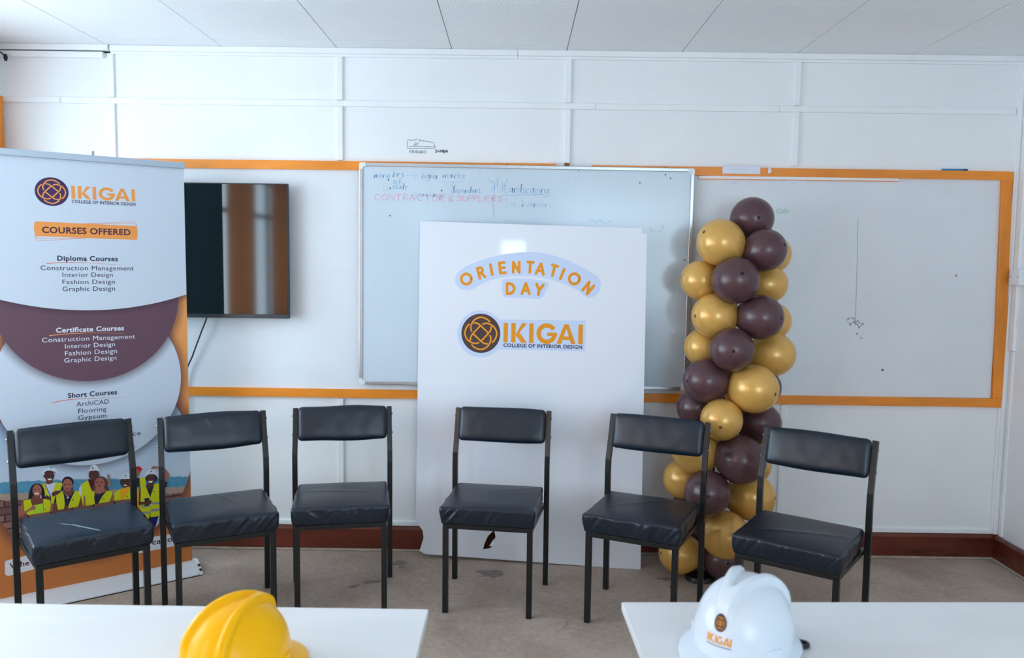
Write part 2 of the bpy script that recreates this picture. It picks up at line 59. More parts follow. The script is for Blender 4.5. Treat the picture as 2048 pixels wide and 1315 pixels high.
D_wtext = [["more",[0.0796,1.1153,0.082,0.0328],"bl"],["hrs",[0.1804,1.1214,0.0588,0.035],"bl"],["higher",[0.3346,1.1154,0.0875,0.035],"bl2"],["marks",[0.4465,1.1196,0.1174,0.0328],"bl2"],["of",[0.1795,1.0842,0.0477,0.0306],"bl"],["study",[0.1785,1.0589,0.0777,0.0285],"bl"],["D",[0.1253,1.047,0.0422,0.0373],"bl3"],["requirements",[0.2787,1.019,0.2044,0.0329],"bl3"],["CONTRACTOR",[0.0777,0.9967,0.3768,0.0308],"rd"],["&",[0.4726,0.9957,0.0301,0.0327],"rd"],["SUPPLIERS",[0.5207,0.9995,0.2434,0.0282],"rd"],["dependent",[0.4931,1.0436,0.1561,0.0326],"bl2"],["Landscaping",[0.7783,1.0487,0.2341,0.0445],"bl2"],["Site",[0.7796,0.9729,0.0616,0.0386],"bl3"],["Inventory",[0.8668,0.9744,0.1624,0.0387],"bl3"],["v",[0.4913,1.0673,0.024,0.0326],"bl"]]
D_wline = [["bl2",[[0.6871,1.1212],[0.6963,1.1095],[0.7236,1.0922],[0.7228,1.0447],[0.7174,1.0119],[0.7189,0.9703],[0.7235,0.9107]]],["bl2",[[0.7076,1.0578],[0.718,1.0639],[0.7236,1.0892]]],["bl2",[[0.7425,1.1251],[0.7383,1.1102],[0.7389,1.0717]]],["bl2",[[0.7654,1.1018],[0.7648,1.0484]]],["bl2",[[0.792,1.126],[0.7719,1.0723]]],["bl2",[[0.7636,1.033],[0.9916,1.0421]]],["bl2",[[0.5014,1.1031],[0.5031,1.0883]]],["bl3",[[0.2513,1.1303],[0.309,1.1303],[0.2889,1.1376]]],["bl3",[[0.309,1.1303],[0.2891,1.119]]],["bl3",[[0.4378,1.0986],[0.5642,1.103]]],["bl3",[[1.2286,0.8934],[1.2494,0.915],[1.2661,0.894],[1.2923,0.9158],[1.3197,0.8923],[1.3567,0.9116]]],["bl3",[[1.5612,0.8834],[1.5672,0.8622],[1.5888,0.8572]]],["bl3",[[1.6094,0.8842],[1.6306,0.8899],[1.6262,0.8632],[1.5996,0.8574]]],["bl3",[[1.1579,1.1462],[1.1558,1.1251],[1.1692,1.1227],[1.1715,1.1359]]]]
D_wdots = [[0.1562,1.1048],[0.4412,1.053],[1.1732,1.1741],[1.6348,1.1573],[1.6335,1.1941],[0.1665,0.9143],[1.5003,1.1127],[1.7552,0.7053],[0.0958,1.1801],[1.6621,1.1393],[0.7916,1.195],[0.1657,1.06]]
D_wchip = [1.7098,0.3183]
D_wsmear = [[0.6428,1.1687],[0.6458,1.1451]]
D_shoe = [[[-0.5835,2.259],[-0.5871,2.2469],[-0.5885,2.2341],[-0.5856,2.2185],[-0.582,2.2136],[-0.5256,2.2136],[-0.4823,2.2144],[-0.4405,2.216],[-0.439,2.2217],[-0.4405,2.2302],[-0.4435,2.2416],[-0.4507,2.2464],[-0.4637,2.2491],[-0.4825,2.2517],[-0.5027,2.255],[-0.5258,2.2619]],[[-0.5835,2.259],[-0.5719,2.257],[-0.5575,2.2565],[-0.5431,2.2595],[-0.5352,2.266]],[[-0.5776,2.224],[-0.5112,2.2248],[-0.4824,2.2233],[-0.4405,2.2253]],[[-0.5531,2.2282],[-0.5416,2.2461]],[[-0.5459,2.2278],[-0.5344,2.2447]],[[-0.5379,2.2276],[-0.5264,2.2441]],[[-0.5157,2.2563],[-0.5185,2.2485]],[[-0.5012,2.2551],[-0.5041,2.2479]],[[-0.5301,2.2519],[-0.5243,2.2576]]]
D_franko = [-0.5776,2.1888,0.0896,0.0135]
D_samba = [-0.4389,2.1933,0.0693,0.0135]
D_igai = [1.4035,1.8913,0.0631,0.0235]
D_knots = [[[1.8112,1.3266],[1.8196,1.3236],[1.8243,1.3331],[1.8308,1.329]],[[1.8127,1.3163],[1.8171,1.3111]],[[1.836,1.327],[1.845,1.3344],[1.8525,1.3293],[1.8498,1.3199],[1.8574,1.3127],[1.8505,1.3064],[1.8421,1.3083]],[[1.8239,1.2998],[1.832,1.304],[1.8316,1.2905],[1.8394,1.3]],[[1.867,1.3087],[1.8716,1.3191],[1.8815,1.3068],[1.8777,1.3005],[1.8655,1.2972],[1.8589,1.3034],[1.867,1.3076]],[[1.8729,1.2942],[1.8764,1.2859],[1.881,1.2766],[1.8896,1.2902],[1.9028,1.2966],[1.9025,1.3029],[1.8859,1.3027]],[[1.8966,1.3163],[1.8978,1.3132]],[[1.8705,1.2379],[1.867,1.2441],[1.872,1.2494],[1.8796,1.2422]],[[1.8886,1.2267],[1.8983,1.2199],[1.9033,1.2237]],[[1.8944,1.2361],[1.8977,1.232]],[[1.846,1.8712],[1.8544,1.5916],[1.8571,1.4289],[1.8611,1.2925]]]
D_balloons = [["b",[1.1948,-0.2789,1.8457],0.1087,[0.0,-1.0,-0.007]],["g",[1.0173,-0.3669,1.7207],0.1166,[-0.809,-0.406,0.426]],["b",[1.2259,-0.4011,1.6858],0.1058,[0.698,-0.678,0.233]],["g",[1.333,-0.1703,1.6698],0.1016,[0.871,0.486,0.072]],["b",[1.0686,-0.4735,1.5381],0.1138,[0.0,-0.955,0.298]],["g",[0.9471,-0.28,1.5321],0.1018,[-0.99,0.028,0.139]],["g",[1.2917,-0.27,1.5159],0.097,[0.992,0.079,0.098]],["g",[0.9983,-0.3735,1.358],0.1123,[-0.933,-0.359,-0.0]],["b",[1.2071,-0.44,1.3578],0.1104,[0.689,-0.725,-0.0]],["g",[1.34,-0.2,1.3219],0.099,[0.926,0.37,0.074]],["g",[0.973,-0.2724,1.1887],0.0976,[-0.98,0.11,0.168]],["b",[1.058,-0.4948,1.2016],0.1068,[-0.205,-0.978,0.045]],["g",[1.3127,-0.32,1.1625],0.1117,[0.977,-0.193,0.088]],["b",[0.9603,-0.4,1.0342],0.1123,[-0.911,-0.41,0.044]],["g",[1.1802,-0.46,1.0064],0.1205,[0.633,-0.77,-0.082]],["b",[1.2991,-0.1911,0.9726],0.1052,[0.881,0.466,0.084]],["g",[1.1285,-0.2494,1.0372],0.0984,[0.646,0.685,0.336]],["b",[0.9403,-0.28,0.8752],0.0955,[-0.991,0.026,0.132]],["g",[1.0231,-0.48,0.8538],0.1031,[-0.286,-0.944,-0.167]],["b",[1.2606,-0.32,0.8066],0.1074,[0.962,-0.248,0.113]],["g",[0.9228,-0.3852,0.6773],0.1212,[-0.804,-0.587,0.096]],["b",[1.1226,-0.4918,0.6583],0.1204,[0.735,-0.615,-0.286]],["g",[0.8906,-0.2775,0.5001],0.1041,[-0.994,0.035,0.1]],["b",[0.9625,-0.4966,0.4918],0.1133,[-0.217,-0.967,0.13]],["g",[1.2206,-0.3565,0.4329],0.1201,[0.823,-0.553,0.126]],["g",[1.0605,-0.4809,0.2752],0.1193,[0.167,-0.978,0.125]],["g",[0.8682,-0.34,0.1274],0.1059,[-0.953,-0.292,0.086]],["b",[1.0872,-0.3643,0.1027],0.1027,[-0.028,-0.979,0.202]],["b",[0.9832,-0.1531,0.1889],0.0971,[-0.561,0.821,0.105]],["b",[0.9222,-0.2408,0.3264],0.0896,[-0.95,0.289,0.113]],["g",[1.2717,-0.2041,0.5577],0.0952,[0.882,0.461,0.097]]]
# ------------------------------------------------------------------ materials
def lin(r, g, b):
    f = lambda c: (c/255/12.92) if c/255 <= .04045 else ((c/255+.055)/1.055)**2.4
    return (f(r), f(g), f(b), 1)
MATS = {}
def mat(name, rgb, rough=.5, spec=.5, metal=0, var=0, vscale=4, stretch=(1,1,1), bump=0, bscale=60, bstretch=(1,1,1), rvar=0, coat=0):
    if name in MATS: return MATS[name]
    m = bpy.data.materials.new(name); m.use_nodes = True; nt = m.node_tree; N = nt.nodes; L = nt.links
    b = N['Principled BSDF']; c = lin(*rgb)
    b.inputs['Base Color'].default_value = c; b.inputs['Roughness'].default_value = rough
    b.inputs['Specular IOR Level'].default_value = spec; b.inputs['Metallic'].default_value = metal
    if coat: b.inputs['Coat Weight'].default_value = coat; b.inputs['Coat Roughness'].default_value = .08
    if var or bump or rvar: tc = N.new('ShaderNodeTexCoord')
    if var or rvar:
        mp = N.new('ShaderNodeMapping'); mp.inputs['Scale'].default_value = stretch; L.new(tc.outputs['Object'], mp.inputs['Vector'])
        nz = N.new('ShaderNodeTexNoise'); nz.inputs['Scale'].default_value = vscale; nz.inputs['Detail'].default_value = 6; nz.inputs['Roughness'].default_value = .62
        L.new(mp.outputs[0], nz.inputs['Vector'])
    if var:
        cr = N.new('ShaderNodeValToRGB'); cr.color_ramp.elements[0].position = .3; cr.color_ramp.elements[1].position = .7
        cr.color_ramp.elements[0].color = tuple(max(0, v*(1-var)) for v in c[:3])+(1,); cr.color_ramp.elements[1].color = tuple(min(1, v*(1+var*.7)) for v in c[:3])+(1,)
        L.new(nz.outputs['Fac'], cr.inputs['Fac']); L.new(cr.outputs['Color'], b.inputs['Base Color'])
    if rvar:
        mr = N.new('ShaderNodeMapRange'); mr.inputs['To Min'].default_value = max(.02, rough-rvar); mr.inputs['To Max'].default_value = min(1, rough+rvar)
        L.new(nz.outputs['Fac'], mr.inputs['Value']); L.new(mr.outputs[0], b.inputs['Roughness'])
    if bump:
        m2 = N.new('ShaderNodeMapping'); m2.inputs['Scale'].default_value = bstretch; L.new(tc.outputs['Object'], m2.inputs['Vector'])
        n2 = N.new('ShaderNodeTexNoise'); n2.inputs['Scale'].default_value = bscale; n2.inputs['Detail'].default_value = 4; L.new(m2.outputs[0], n2.inputs['Vector'])
        bp = N.new('ShaderNodeBump'); bp.inputs['Strength'].default_value = bump; bp.inputs['Distance'].default_value = .002
        L.new(n2.outputs['Fac'], bp.inputs['Height']); L.new(bp.outputs[0], b.inputs['Normal'])
    MATS[name] = m; return m
M_WALL = mat('white_wall_paint', (238,240,242), .42, .4, var=.035, vscale=1.6, bump=.25, bscale=35)
M_TRIMW = mat('white_trim_paint', (240,242,244), .35, .45, var=.03, vscale=6, bump=.15, bscale=30)
M_BOARDW = mat('white_panel_paint', (224,228,233), .4, .4, var=.045, vscale=2.2, bump=.18, bscale=28)
M_ORANGE = mat('orange_gloss_paint', (238,142,40), .33, .5, var=.22, vscale=9, stretch=(.22,1,1), bump=.3, bscale=18, bstretch=(.15,1,1))
M_ORANGEV = mat('orange_gloss_paint_upright', (238,142,40), .33, .5, var=.22, vscale=9, stretch=(1,1,.22), bump=.3, bscale=18, bstretch=(1,1,.15))
M_SKIRT = mat('red_stained_wood', (104,44,30), .3, .5, var=.45, vscale=7, stretch=(.3,1,1.6), bump=.25, bscale=22, bstretch=(.2,1,1), rvar=.1)
M_BLACKST = mat('black_painted_steel', (16,18,21), .33, .5, var=.3, vscale=30, bump=.12, bscale=90)
M_BROWNST = mat('worn_brown_steel', (74,66,62), .38, .5, .4, var=.3, vscale=20)
M_LEATHER = mat('black_leatherette', (6,25,42), .34, .55, var=.12, vscale=5, bump=.12, bscale=260, rvar=.06)
M_CHROME = mat('bright_steel', (190,192,195), .25, .5, 1)
M_ALU = mat('brushed_aluminium', (205,208,212), .3, .5, .85, var=.06, vscale=20)
M_PLASTW = mat('white_plastic', (232,234,236), .35, .5)
M_PLASTB = mat('black_plastic', (14,15,17), .35, .5)
M_TABLE = mat('white_brushed_tabletop', (228,230,232), .38, .45, var=.05, vscale=3.2, stretch=(.5,2.2,1), bump=.1, bscale=40, bstretch=(.2,1,1))
M_YEL = mat('yellow_helmet_plastic', (255,189,0), .28, .25)
M_WHT = mat('white_helmet_plastic', (216,226,236), .24, .45)
M_PAPER = mat('pale_paper', (226,229,240), .7, .2)
M_GOLD = mat('gold_pearl_latex', (224,174,92), .26, .6, .2, var=.06, vscale=9)
M_BROWN = mat('brown_latex', (88,60,65), .27, .5, var=.08, vscale=7)
M_BTIP = mat('brown_latex_tip', (44,32,36), .5, .3)
M_GTIP = mat('gold_latex_tip', (120,80,30), .5, .3)
M_BLACK = mat('void_black', (8,8,9), .9, .1)
def flat(name, rgb, rough=.55, spec=.25): return mat('print_'+name, rgb, rough, spec)
PR = {k: flat(k, v) for k, v in dict(plum=(66,48,92), maroon=(84,50,66), ink=(46,50,78), pale=(226,232,246), orange=(240,158,84), vest=(206,212,30), lime=(170,220,50),
    shirt=(206,214,236), hat=(214,226,240), skin_a=(166,104,88), skin_b=(92,56,52), skin_c=(120,70,60), hair=(36,28,38), braid=(100,60,62), teeth=(240,236,236), lip=(130,60,66),
    navy=(36,38,62), wine=(84,24,44), post=(150,124,110), sweater=(238,176,28), red=(206,24,40), grey=(140,150,160), jeans=(20,40,100), line_red=(226,120,84), white=(236,240,246)).items()}
M_DISC = flat('logo_disc', (82,64,64)); M_LOGO = flat('logo_orange', (242,158,40)); M_LETTER = flat('letter_orange', (240,154,34)); M_STICK = flat('sticker_blue', (206,220,246), .45); M_COLL = flat('college_ink', (60,54,72))
M_INK = {k: flat('marker_'+k, v, .5) for k, v in dict(bl=(134,186,226), bl2=(150,190,222), bl3=(184,207,228), rd=(228,166,190), pencil=(112,118,132), green=(120,196,150), dark=(44,48,62)).items()}

# ------------------------------------------------------------------ mesh helpers
class MB:
    def __init__(s): s.v = []; s.f = []; s.m = []
    def add(s, vs, fs, mi=0):
        o = len(s.v); s.v += [tuple(v) for v in vs]; s.f += [tuple(i+o for i in f) for f in fs]; s.m += [mi]*len(fs)
    def box(s, a, b, mi=0):
        x0,y0,z0 = [min(p,q) for p,q in zip(a,b)]; x1,y1,z1 = [max(p,q) for p,q in zip(a,b)]
        s.add([(x0,y0,z0),(x1,y0,z0),(x1,y1,z0),(x0,y1,z0),(x0,y0,z1),(x1,y0,z1),(x1,y1,z1),(x0,y1,z1)],
              [(0,3,2,1),(4,5,6,7),(0,1,5,4),(1,2,6,5),(2,3,7,6),(3,0,4,7)], mi)
    def prism(s, poly, d, mi=0):      # poly: list of 3-D points (planar), d: extrusion vector
        n = len(poly); vs = [Vector(p) for p in poly]; d = Vector(d)
        tri = tessellate_polygon([vs]); nrm = Vector((0,0,0))
        for i in range(n): nrm += vs[i].cross(vs[(i+1)%n])
        flip = nrm.dot(d) > 0
        fs = []
        def up(t):      # orient like +d
            a,b,c = [vs[i] for i in t]; return t if (b-a).cross(c-a).dot(d) > 0 else t[::-1]
        for t in tri:
            q = up(tuple(t)); fs.append(tuple(i+n for i in q)); fs.append(q[::-1])
        for i in range(n):
            j = (i+1)%n; fs.append((i,j,j+n,i+n) if flip else (j,i,i+n,j+n))
        s.add(vs+[v+d for v in vs], fs, mi)
    def sweep(s, pts, w, d, mi=0, ax=Vector((1,0,0)), mlist=None):     # rectangular tube: w along ax, d across
        pts = [Vector(p) for p in pts]; vs = []; ax = Vector(ax)
        for i, p in enumerate(pts):
            t = (pts[min(i+1,len(pts)-1)]-pts[max(i-1,0)]).normalized(); b = t.cross(ax).normalized()
            for sx, sy in ((-1,-1),(1,-1),(1,1),(-1,1)): vs.append(p+ax*(sx*w/2)+b*(sy*d/2))
        o = len(s.v); s.v += [tuple(v) for v in vs]; n = len(pts)
        for i in range(n-1):
            for k in range(4):
                a = o+i*4+k; b_ = o+i*4+(k+1)%4; s.f.append((a,a+4,b_+4,b_)); s.m.append(mlist[i] if mlist else mi)
        s.f.append((o,o+1,o+2,o+3)); s.m.append(mi); e = o+(n-1)*4; s.f.append((e+3,e+2,e+1,e)); s.m.append(mlist[-1] if mlist else mi)
    def tube(s, pts, r, n=10, mi=0, cap=True):
        pts = [Vector(p) for p in pts]; o = len(s.v); up = None
        for i, p in enumerate(pts):
            t = (pts[min(i+1,len(pts)-1)]-pts[max(i-1,0)]).normalized()
            if up is None: up = t.orthogonal().normalized()
            up = (up-t*up.dot(t)).normalized(); b = t.cross(up); rr = r[i] if isinstance(r,(list,tuple)) else r
            for k in range(n):
                a = 2*PI*k/n; s.v.append(tuple(p+(up*math.cos(a)+b*math.sin(a))*rr))
        for i in range(len(pts)-1):
            for k in range(n):
                s.f.append((o+i*n+k, o+i*n+(k+1)%n, o+(i+1)*n+(k+1)%n, o+(i+1)*n+k)); s.m.append(mi)
        if cap:
            s.f.append(tuple(o+k for k in range(n))[::-1]); s.f.append(tuple(o+(len(pts)-1)*n+k for k in range(n))); s.m += [mi, mi]
    def build(s, name, mats, parent=None, smooth=False, bevel=0, seg=2, recalc=True):
        me = bpy.data.meshes.new(name); me.from_pydata(s.v, [], s.f)
        for m in (mats if isinstance(mats,(list,tuple)) else [mats]): me.materials.append(m)
        me.polygons.foreach_set('material_index', s.m)
        if recalc:
            bm = bmesh.new(); bm.from_mesh(me); bmesh.ops.recalc_face_normals(bm, faces=bm.faces); bm.to_mesh(me); bm.free()
        if smooth: me.polygons.foreach_set('use_smooth', [True]*len(me.polygons))
        me.update(); return link(name, me, parent, bevel, seg)
def link(name, me, parent=None, bevel=0, seg=2):
    o = bpy.data.objects.new(name, me); COL.objects.link(o); o.parent = parent
    if bevel:
        b = o.modifiers.new('bevel', 'BEVEL'); b.width = bevel; b.segments = seg; b.limit_method = 'ANGLE'; b.angle_limit = .6
        b.harden_normals = False
    return o
def box(name, a, b, m, parent=None, bevel=0):
    mb = MB(); mb.box(a, b); return mb.build(name, m, parent, bevel=bevel)
def empty(name, loc=(0,0,0), rz=0, ry=0):
    o = bpy.data.objects.new(name, None); COL.objects.link(o); o.location = loc; o.rotation_euler = (0, ry, rz); o.empty_display_size = .1
    return o
def tag(o, label, cat, group=None):
    o['label'] = label; o['category'] = cat
    if group: o['group'] = group
    return o
def struct(o, label=None):
    o['kind'] = 'structure'
    if label: o['label'] = label
    return o
def catmull(p, n=6):
    if len(p) < 3: return [tuple(q) for q in p]
    q = [p[0]]+list(p)+[p[-1]]; out = []
    for i in range(1, len(q)-2):
        for k in range(n):
            t = k/n
            out.append(tuple(.5*((2*b)+(c-a)*t+(2*a-5*b+4*c-d)*t*t+(3*b-a-3*c+d)*t**3) for a,b,c,d in zip(q[i-1],q[i],q[i+1],q[i+2])))
    out.append(tuple(p[-1])); return out
# flat print: a thin ink film with its own plane frame: P(u, v) -> origin + ex*u + ez*v + n*lift
class Film:
    def __init__(s, o, ex, ez, n): s.o = Vector(o); s.ex = Vector(ex); s.ez = Vector(ez); s.n = Vector(n); s.mb = MB(); s.mats = []
    def idx(s, m):
        if m not in s.mats: s.mats.append(m)
        return s.mats.index(m)
    def P(s, u, v, l=0): return s.o+s.ex*u+s.ez*v+s.n*l
    def poly(s, pts, m, lift):
        vs = [s.P(u, v, lift) for u, v in pts]; tri = tessellate_polygon([[Vector((u,v,0)) for u,v in pts]]); fs = []
        for t in tri:
            a,b,c = [Vector((*pts[i],0)) for i in t]; fs.append(tuple(t) if (b-a).cross(c-a).z > 0 else tuple(t)[::-1])
        s.mb.add(vs, fs, s.idx(m))
    def ell(s, u, v, ru, rv, m, lift, n=40): s.poly([(u+ru*math.cos(2*PI*k/n), v+rv*math.sin(2*PI*k/n)) for k in range(n)], m, lift)
    def stroke(s, pts, w, m, lift, rnd=False, taper=None):
        s.k = getattr(s, 'k', 0)+1; lift += s.k*.000012
        n = len(pts); L = []; R = []
        for i in range(n):
            a = pts[max(i-1,0)]; b = pts[min(i+1,n-1)]; dx, dy = b[0]-a[0], b[1]-a[1]; l = math.hypot(dx,dy) or 1
            k = 1.0
            if 0 < i < n-1:
                e1 = Vector((pts[i][0]-a[0], pts[i][1]-a[1])); e2 = Vector((b[0]-pts[i][0], b[1]-pts[i][1]))
                if e1.length > 0 and e2.length > 0: k = 1/max(.5, math.cos(e1.angle(e2)/2))
            ww = (w if taper is None else w*taper(i/(n-1)))*k/2
            nx, ny = -dy/l*ww, dx/l*ww
            L.append((pts[i][0]+nx, pts[i][1]+ny)); R.append((pts[i][0]-nx, pts[i][1]-ny))
        vs = [s.P(*p, lift) for p in L]+[s.P(*p, lift) for p in R]
        s.mb.add(vs, [(i, n+i, n+i+1, i+1) for i in range(n-1)], s.idx(m))
        if rnd:
            for q, p in enumerate((pts[0], pts[-1])): s.ell(p[0], p[1], w/2, w/2, m, lift+.000004*(q+1), 16)
    def build(s, name, parent=None):
        return s.mb.build(name, s.mats, parent, recalc=False)
_txt = {}
def text_shape(st, off):
    k = (st, off)
    if k in _txt: return _txt[k]
    c = bpy.data.curves.new('t', 'FONT'); c.body = st; c.size = 1; c.offset = off; c.resolution_u = 3; c.space_character = 1.06
    o = bpy.data.objects.new('t', c); COL.objects.link(o); bpy.context.view_layer.update()
    me = bpy.data.meshes.new_from_object(o.evaluated_get(bpy.context.evaluated_depsgraph_get()))
    vs = [v.co.copy() for v in me.vertices]; fs = [tuple(p.vertices) for p in me.polygons]
    bpy.data.objects.remove(o); bpy.data.curves.remove(c); bpy.data.meshes.remove(me)
    _txt[k] = (vs, fs); return _txt[k]
def film_text(F, st, u, v, w, cap, m, off, lift):
    vs, fs = text_shape(st, off); hv, _ = text_shape('H', off)
    x0 = min(p.x for p in vs); x1 = max(p.x for p in vs); ch = max(p.y for p in hv); b0 = min(p.y for p in hv)
    F.mb.add([F.P(u+(p.x-x0)/(x1-x0)*w, v+(p.y-b0)/(ch-b0)*cap, lift) for p in vs], fs, F.idx(m))
# knot emblem: two strand shapes, each four times round
def emblem(F, u, v, ru, rv, mdisc, mline, lift, dl=.00012):
    F.ell(u, v, ru, rv, mdisc, lift, 48)
    A = [(-.375,.53),(-.17,.50),(.016,.365),(.19,.21),(.365,.05)]
    B = [(.47,.58),(.3,.73),(0,.82),(-.3,.71),(-.47,.48),(-.52,.25),(-.46,.07)]
    for k in range(4):
        c, s_ = round(math.cos(k*PI/2)), round(math.sin(k*PI/2))
        for S in (A, B):
            F.stroke([(u+ru*(c*x+s_*y), v+rv*(-s_*x+c*y)) for x, y in catmull(S, 7)], .078*ru, mline, lift+dl)
# the heavy word: box (u, v, w, h)
def heavy_word(F, u, v, w, h, m, lift):
    X = lambda x: u+x/776*w
    Y = lambda y: v+y/190*h
    def R(x0, x1): F.poly([(X(x0),Y(0)),(X(x1),Y(0)),(X(x1),Y(190)),(X(x0),Y(190))], m, lift)
    R(2,46); R(78,122); R(253,297); R(731,775)
    F.poly([(X(122),Y(78)),(X(182),Y(190)),(X(233),Y(190)),(X(160),Y(100)),(X(235),Y(0)),(X(180),Y(0)),(X(122),Y(72))], m, lift)
    cx, cy, ro, ri = 425, 95, 100, 57; a0, a1 = math.radians(32), math.radians(352); n = 40
    po = [(X(cx+ro*math.cos(a0+(a1-a0)*k/n)), Y(cy+ro*math.sin(a0+(a1-a0)*k/n))) for k in range(n+1)]
    pi_ = [(X(cx+ri*math.cos(a0+(a1-a0)*k/n)), Y(cy+ri*math.sin(a0+(a1-a0)*k/n))) for k in range(n+1)]
    vs = [F.P(*p, lift) for p in po]+[F.P(*p, lift) for p in pi_]
    F.mb.add(vs, [(i, i+1, n+1+i+1, n+1+i) for i in range(n)], F.idx(m))
    F.poly([(X(430),Y(72)),(X(525),Y(72)),(X(525),Y(106)),(X(430),Y(106))], m, lift+.00003)
    F.poly([(X(522),Y(0)),(X(567),Y(0)),(X(615),Y(145)),(X(615),Y(190)),(X(594),Y(190))], m, lift)
    F.poly([(X(708),Y(0)),(X(663),Y(0)),(X(615),Y(145)),(X(615),Y(190)),(X(636),Y(190))], m, lift)
    F.poly([(X(570),Y(38)),(X(660),Y(38)),(X(650),Y(72)),(X(580),Y(72))], m, lift+.00003)
GLY = {k: [[tuple(float(c) for c in q.split(',')) for q in st.split()] for st in v.split(';')] for k, v in {
'a':'40,50 15,48 3,25 15,2 38,20 40,50 40,8 48,0','c':'38,42 20,50 4,25 18,0 40,8','d':'40,45 15,48 3,25 15,2 38,18 42,100 40,8 48,0','e':'5,25 40,30 30,50 10,42 5,15 20,0 42,8',
'f':'40,88 28,100 20,80 18,-10;2,48 44,50','g':'40,48 15,50 4,28 15,8 38,22 40,48 38,-25 20,-40 4,-28','h':'5,100 5,0 5,30 22,50 36,40 38,0','i':'10,50 10,8 16,0;10,68 11,73',
'k':'5,100 5,0;36,52 6,24 38,0','l':'8,100 8,8 16,0','m':'4,50 4,0 5,32 18,50 28,40 28,0 29,32 42,50 52,40 54,0','n':'4,50 4,0 6,32 22,50 36,40 38,0','o':'22,50 4,28 18,0 38,18 34,44 22,50',
'p':'5,50 5,-40;5,38 24,50 40,28 24,2 5,12','q':'36,38 20,50 4,28 18,2 36,14;38,50 38,-40','r':'5,50 5,0 7,30 20,48 32,45','s':'34,44 18,50 6,38 32,16 20,0 3,6','t':'18,80 16,10 26,0 36,6;2,50 36,52',
'u':'4,50 6,12 18,0 34,14 38,50 38,8 46,0','v':'3,50 20,0 38,50','y':'4,50 20,8;40,50 18,-20 4,-40','A':'2,0 28,100 56,0;12,36 46,36','B':'5,0 5,100 40,90 36,56 5,52 48,36 40,4 5,0',
'C':'54,84 30,100 6,70 8,25 30,0 56,14','D':'5,0 5,100 36,92 54,50 36,8 5,0','E':'46,100 5,100 5,0 48,0;5,52 38,52','F':'46,100 5,100 5,0;5,52 38,52','G':'54,84 30,100 6,70 8,25 30,0 54,12 54,44 34,44','I':'8,0 8,100',
'K':'5,100 5,0;48,100 6,46 50,0','L':'6,100 6,0 44,0','M':'4,0 8,100 32,40 56,100 60,0','N':'5,0 6,100 50,0 52,100','O':'30,100 6,60 14,10 36,0 56,40 48,88 30,100','P':'6,0 6,100 40,94 42,60 6,50',
'R':'6,0 6,100 40,94 42,62 6,52 50,0','S':'48,86 26,100 8,80 44,36 28,0 4,12','T':'2,100 56,100;28,100 30,0','U':'6,100 8,20 28,0 48,20 50,100','&':'50,0 12,70 26,100 38,80 6,24 20,0 50,36'}.items()}
def hand(F, st, u, v, w, cap, m, lift, sw=.0035):
    gl = [GLY[c] for c in st]; adv = [max(p[0] for s_ in g for p in s_)+12 for g in gl]; tot = sum(adv)-12; x = 0; rnd = random.Random(st)
    for g, a in zip(gl, adv):
        dy = rnd.uniform(-5, 5); sh = rnd.uniform(.05, .2)
        for s_ in g:
            F.stroke(catmull([(u+(x+p[0]+sh*p[1]*.3+rnd.uniform(-2,2))/tot*w, v+(p[1]+dy+rnd.uniform(-2,2))/100*cap) for p in s_], 4), sw*rnd.uniform(.7,1.2), m, lift)
        x += a
def rbox(w, d, h, r, n=(16,16,6), fn=None):       # rounded, slightly puffed pad; fn(p) may displace
    mb = MB(); idx = {}
    hx, hy, hz = w/2, d/2, h/2
    def sp(i, k):
        t = 2*i/k-1; return math.copysign(1-(1-abs(t))**1.35, t)
    def vert(i, j, k):
        key = (i, j, k)
        if key in idx: return idx[key]
        p = Vector((sp(i,n[0])*hx, sp(j,n[1])*hy, sp(k,n[2])*hz))
        q = Vector((max(-hx+r,min(hx-r,p.x)), max(-hy+r,min(hy-r,p.y)), max(-hz+r,min(hz-r,p.z))))
        dl = p-q
        if dl.length > 1e-9: p = q+dl.normalized()*r if (abs(dl.x)>1e-9)+(abs(dl.y)>1e-9)+(abs(dl.z)>1e-9) > 1 else q+dl.normalized()*r
        if fn: p = fn(p)
        idx[key] = len(mb.v); mb.v.append(tuple(p)); return idx[key]
    def face(a, b, c, d_): mb.f.append((vert(*a), vert(*b), vert(*c), vert(*d_))); mb.m.append(0)
    nx, ny, nz = n
    for i in range(nx):
        for j in range(ny): face((i,j,nz),(i+1,j,nz),(i+1,j+1,nz),(i,j+1,nz)); face((i,j,0),(i,j+1,0),(i+1,j+1,0),(i+1,j,0))
        for k in range(nz): face((i,0,k),(i+1,0,k),(i+1,0,k+1),(i,0,k+1)); face((i,ny,k),(i,ny,k+1),(i+1,ny,k+1),(i+1,ny,k))
    for j in range(ny):
        for k in range(nz): face((0,j,k),(0,j,k+1),(0,j+1,k+1),(0,j+1,k)); face((nx,j,k),(nx,j+1,k),(nx,j+1,k+1),(nx,j,k+1))
    return mb

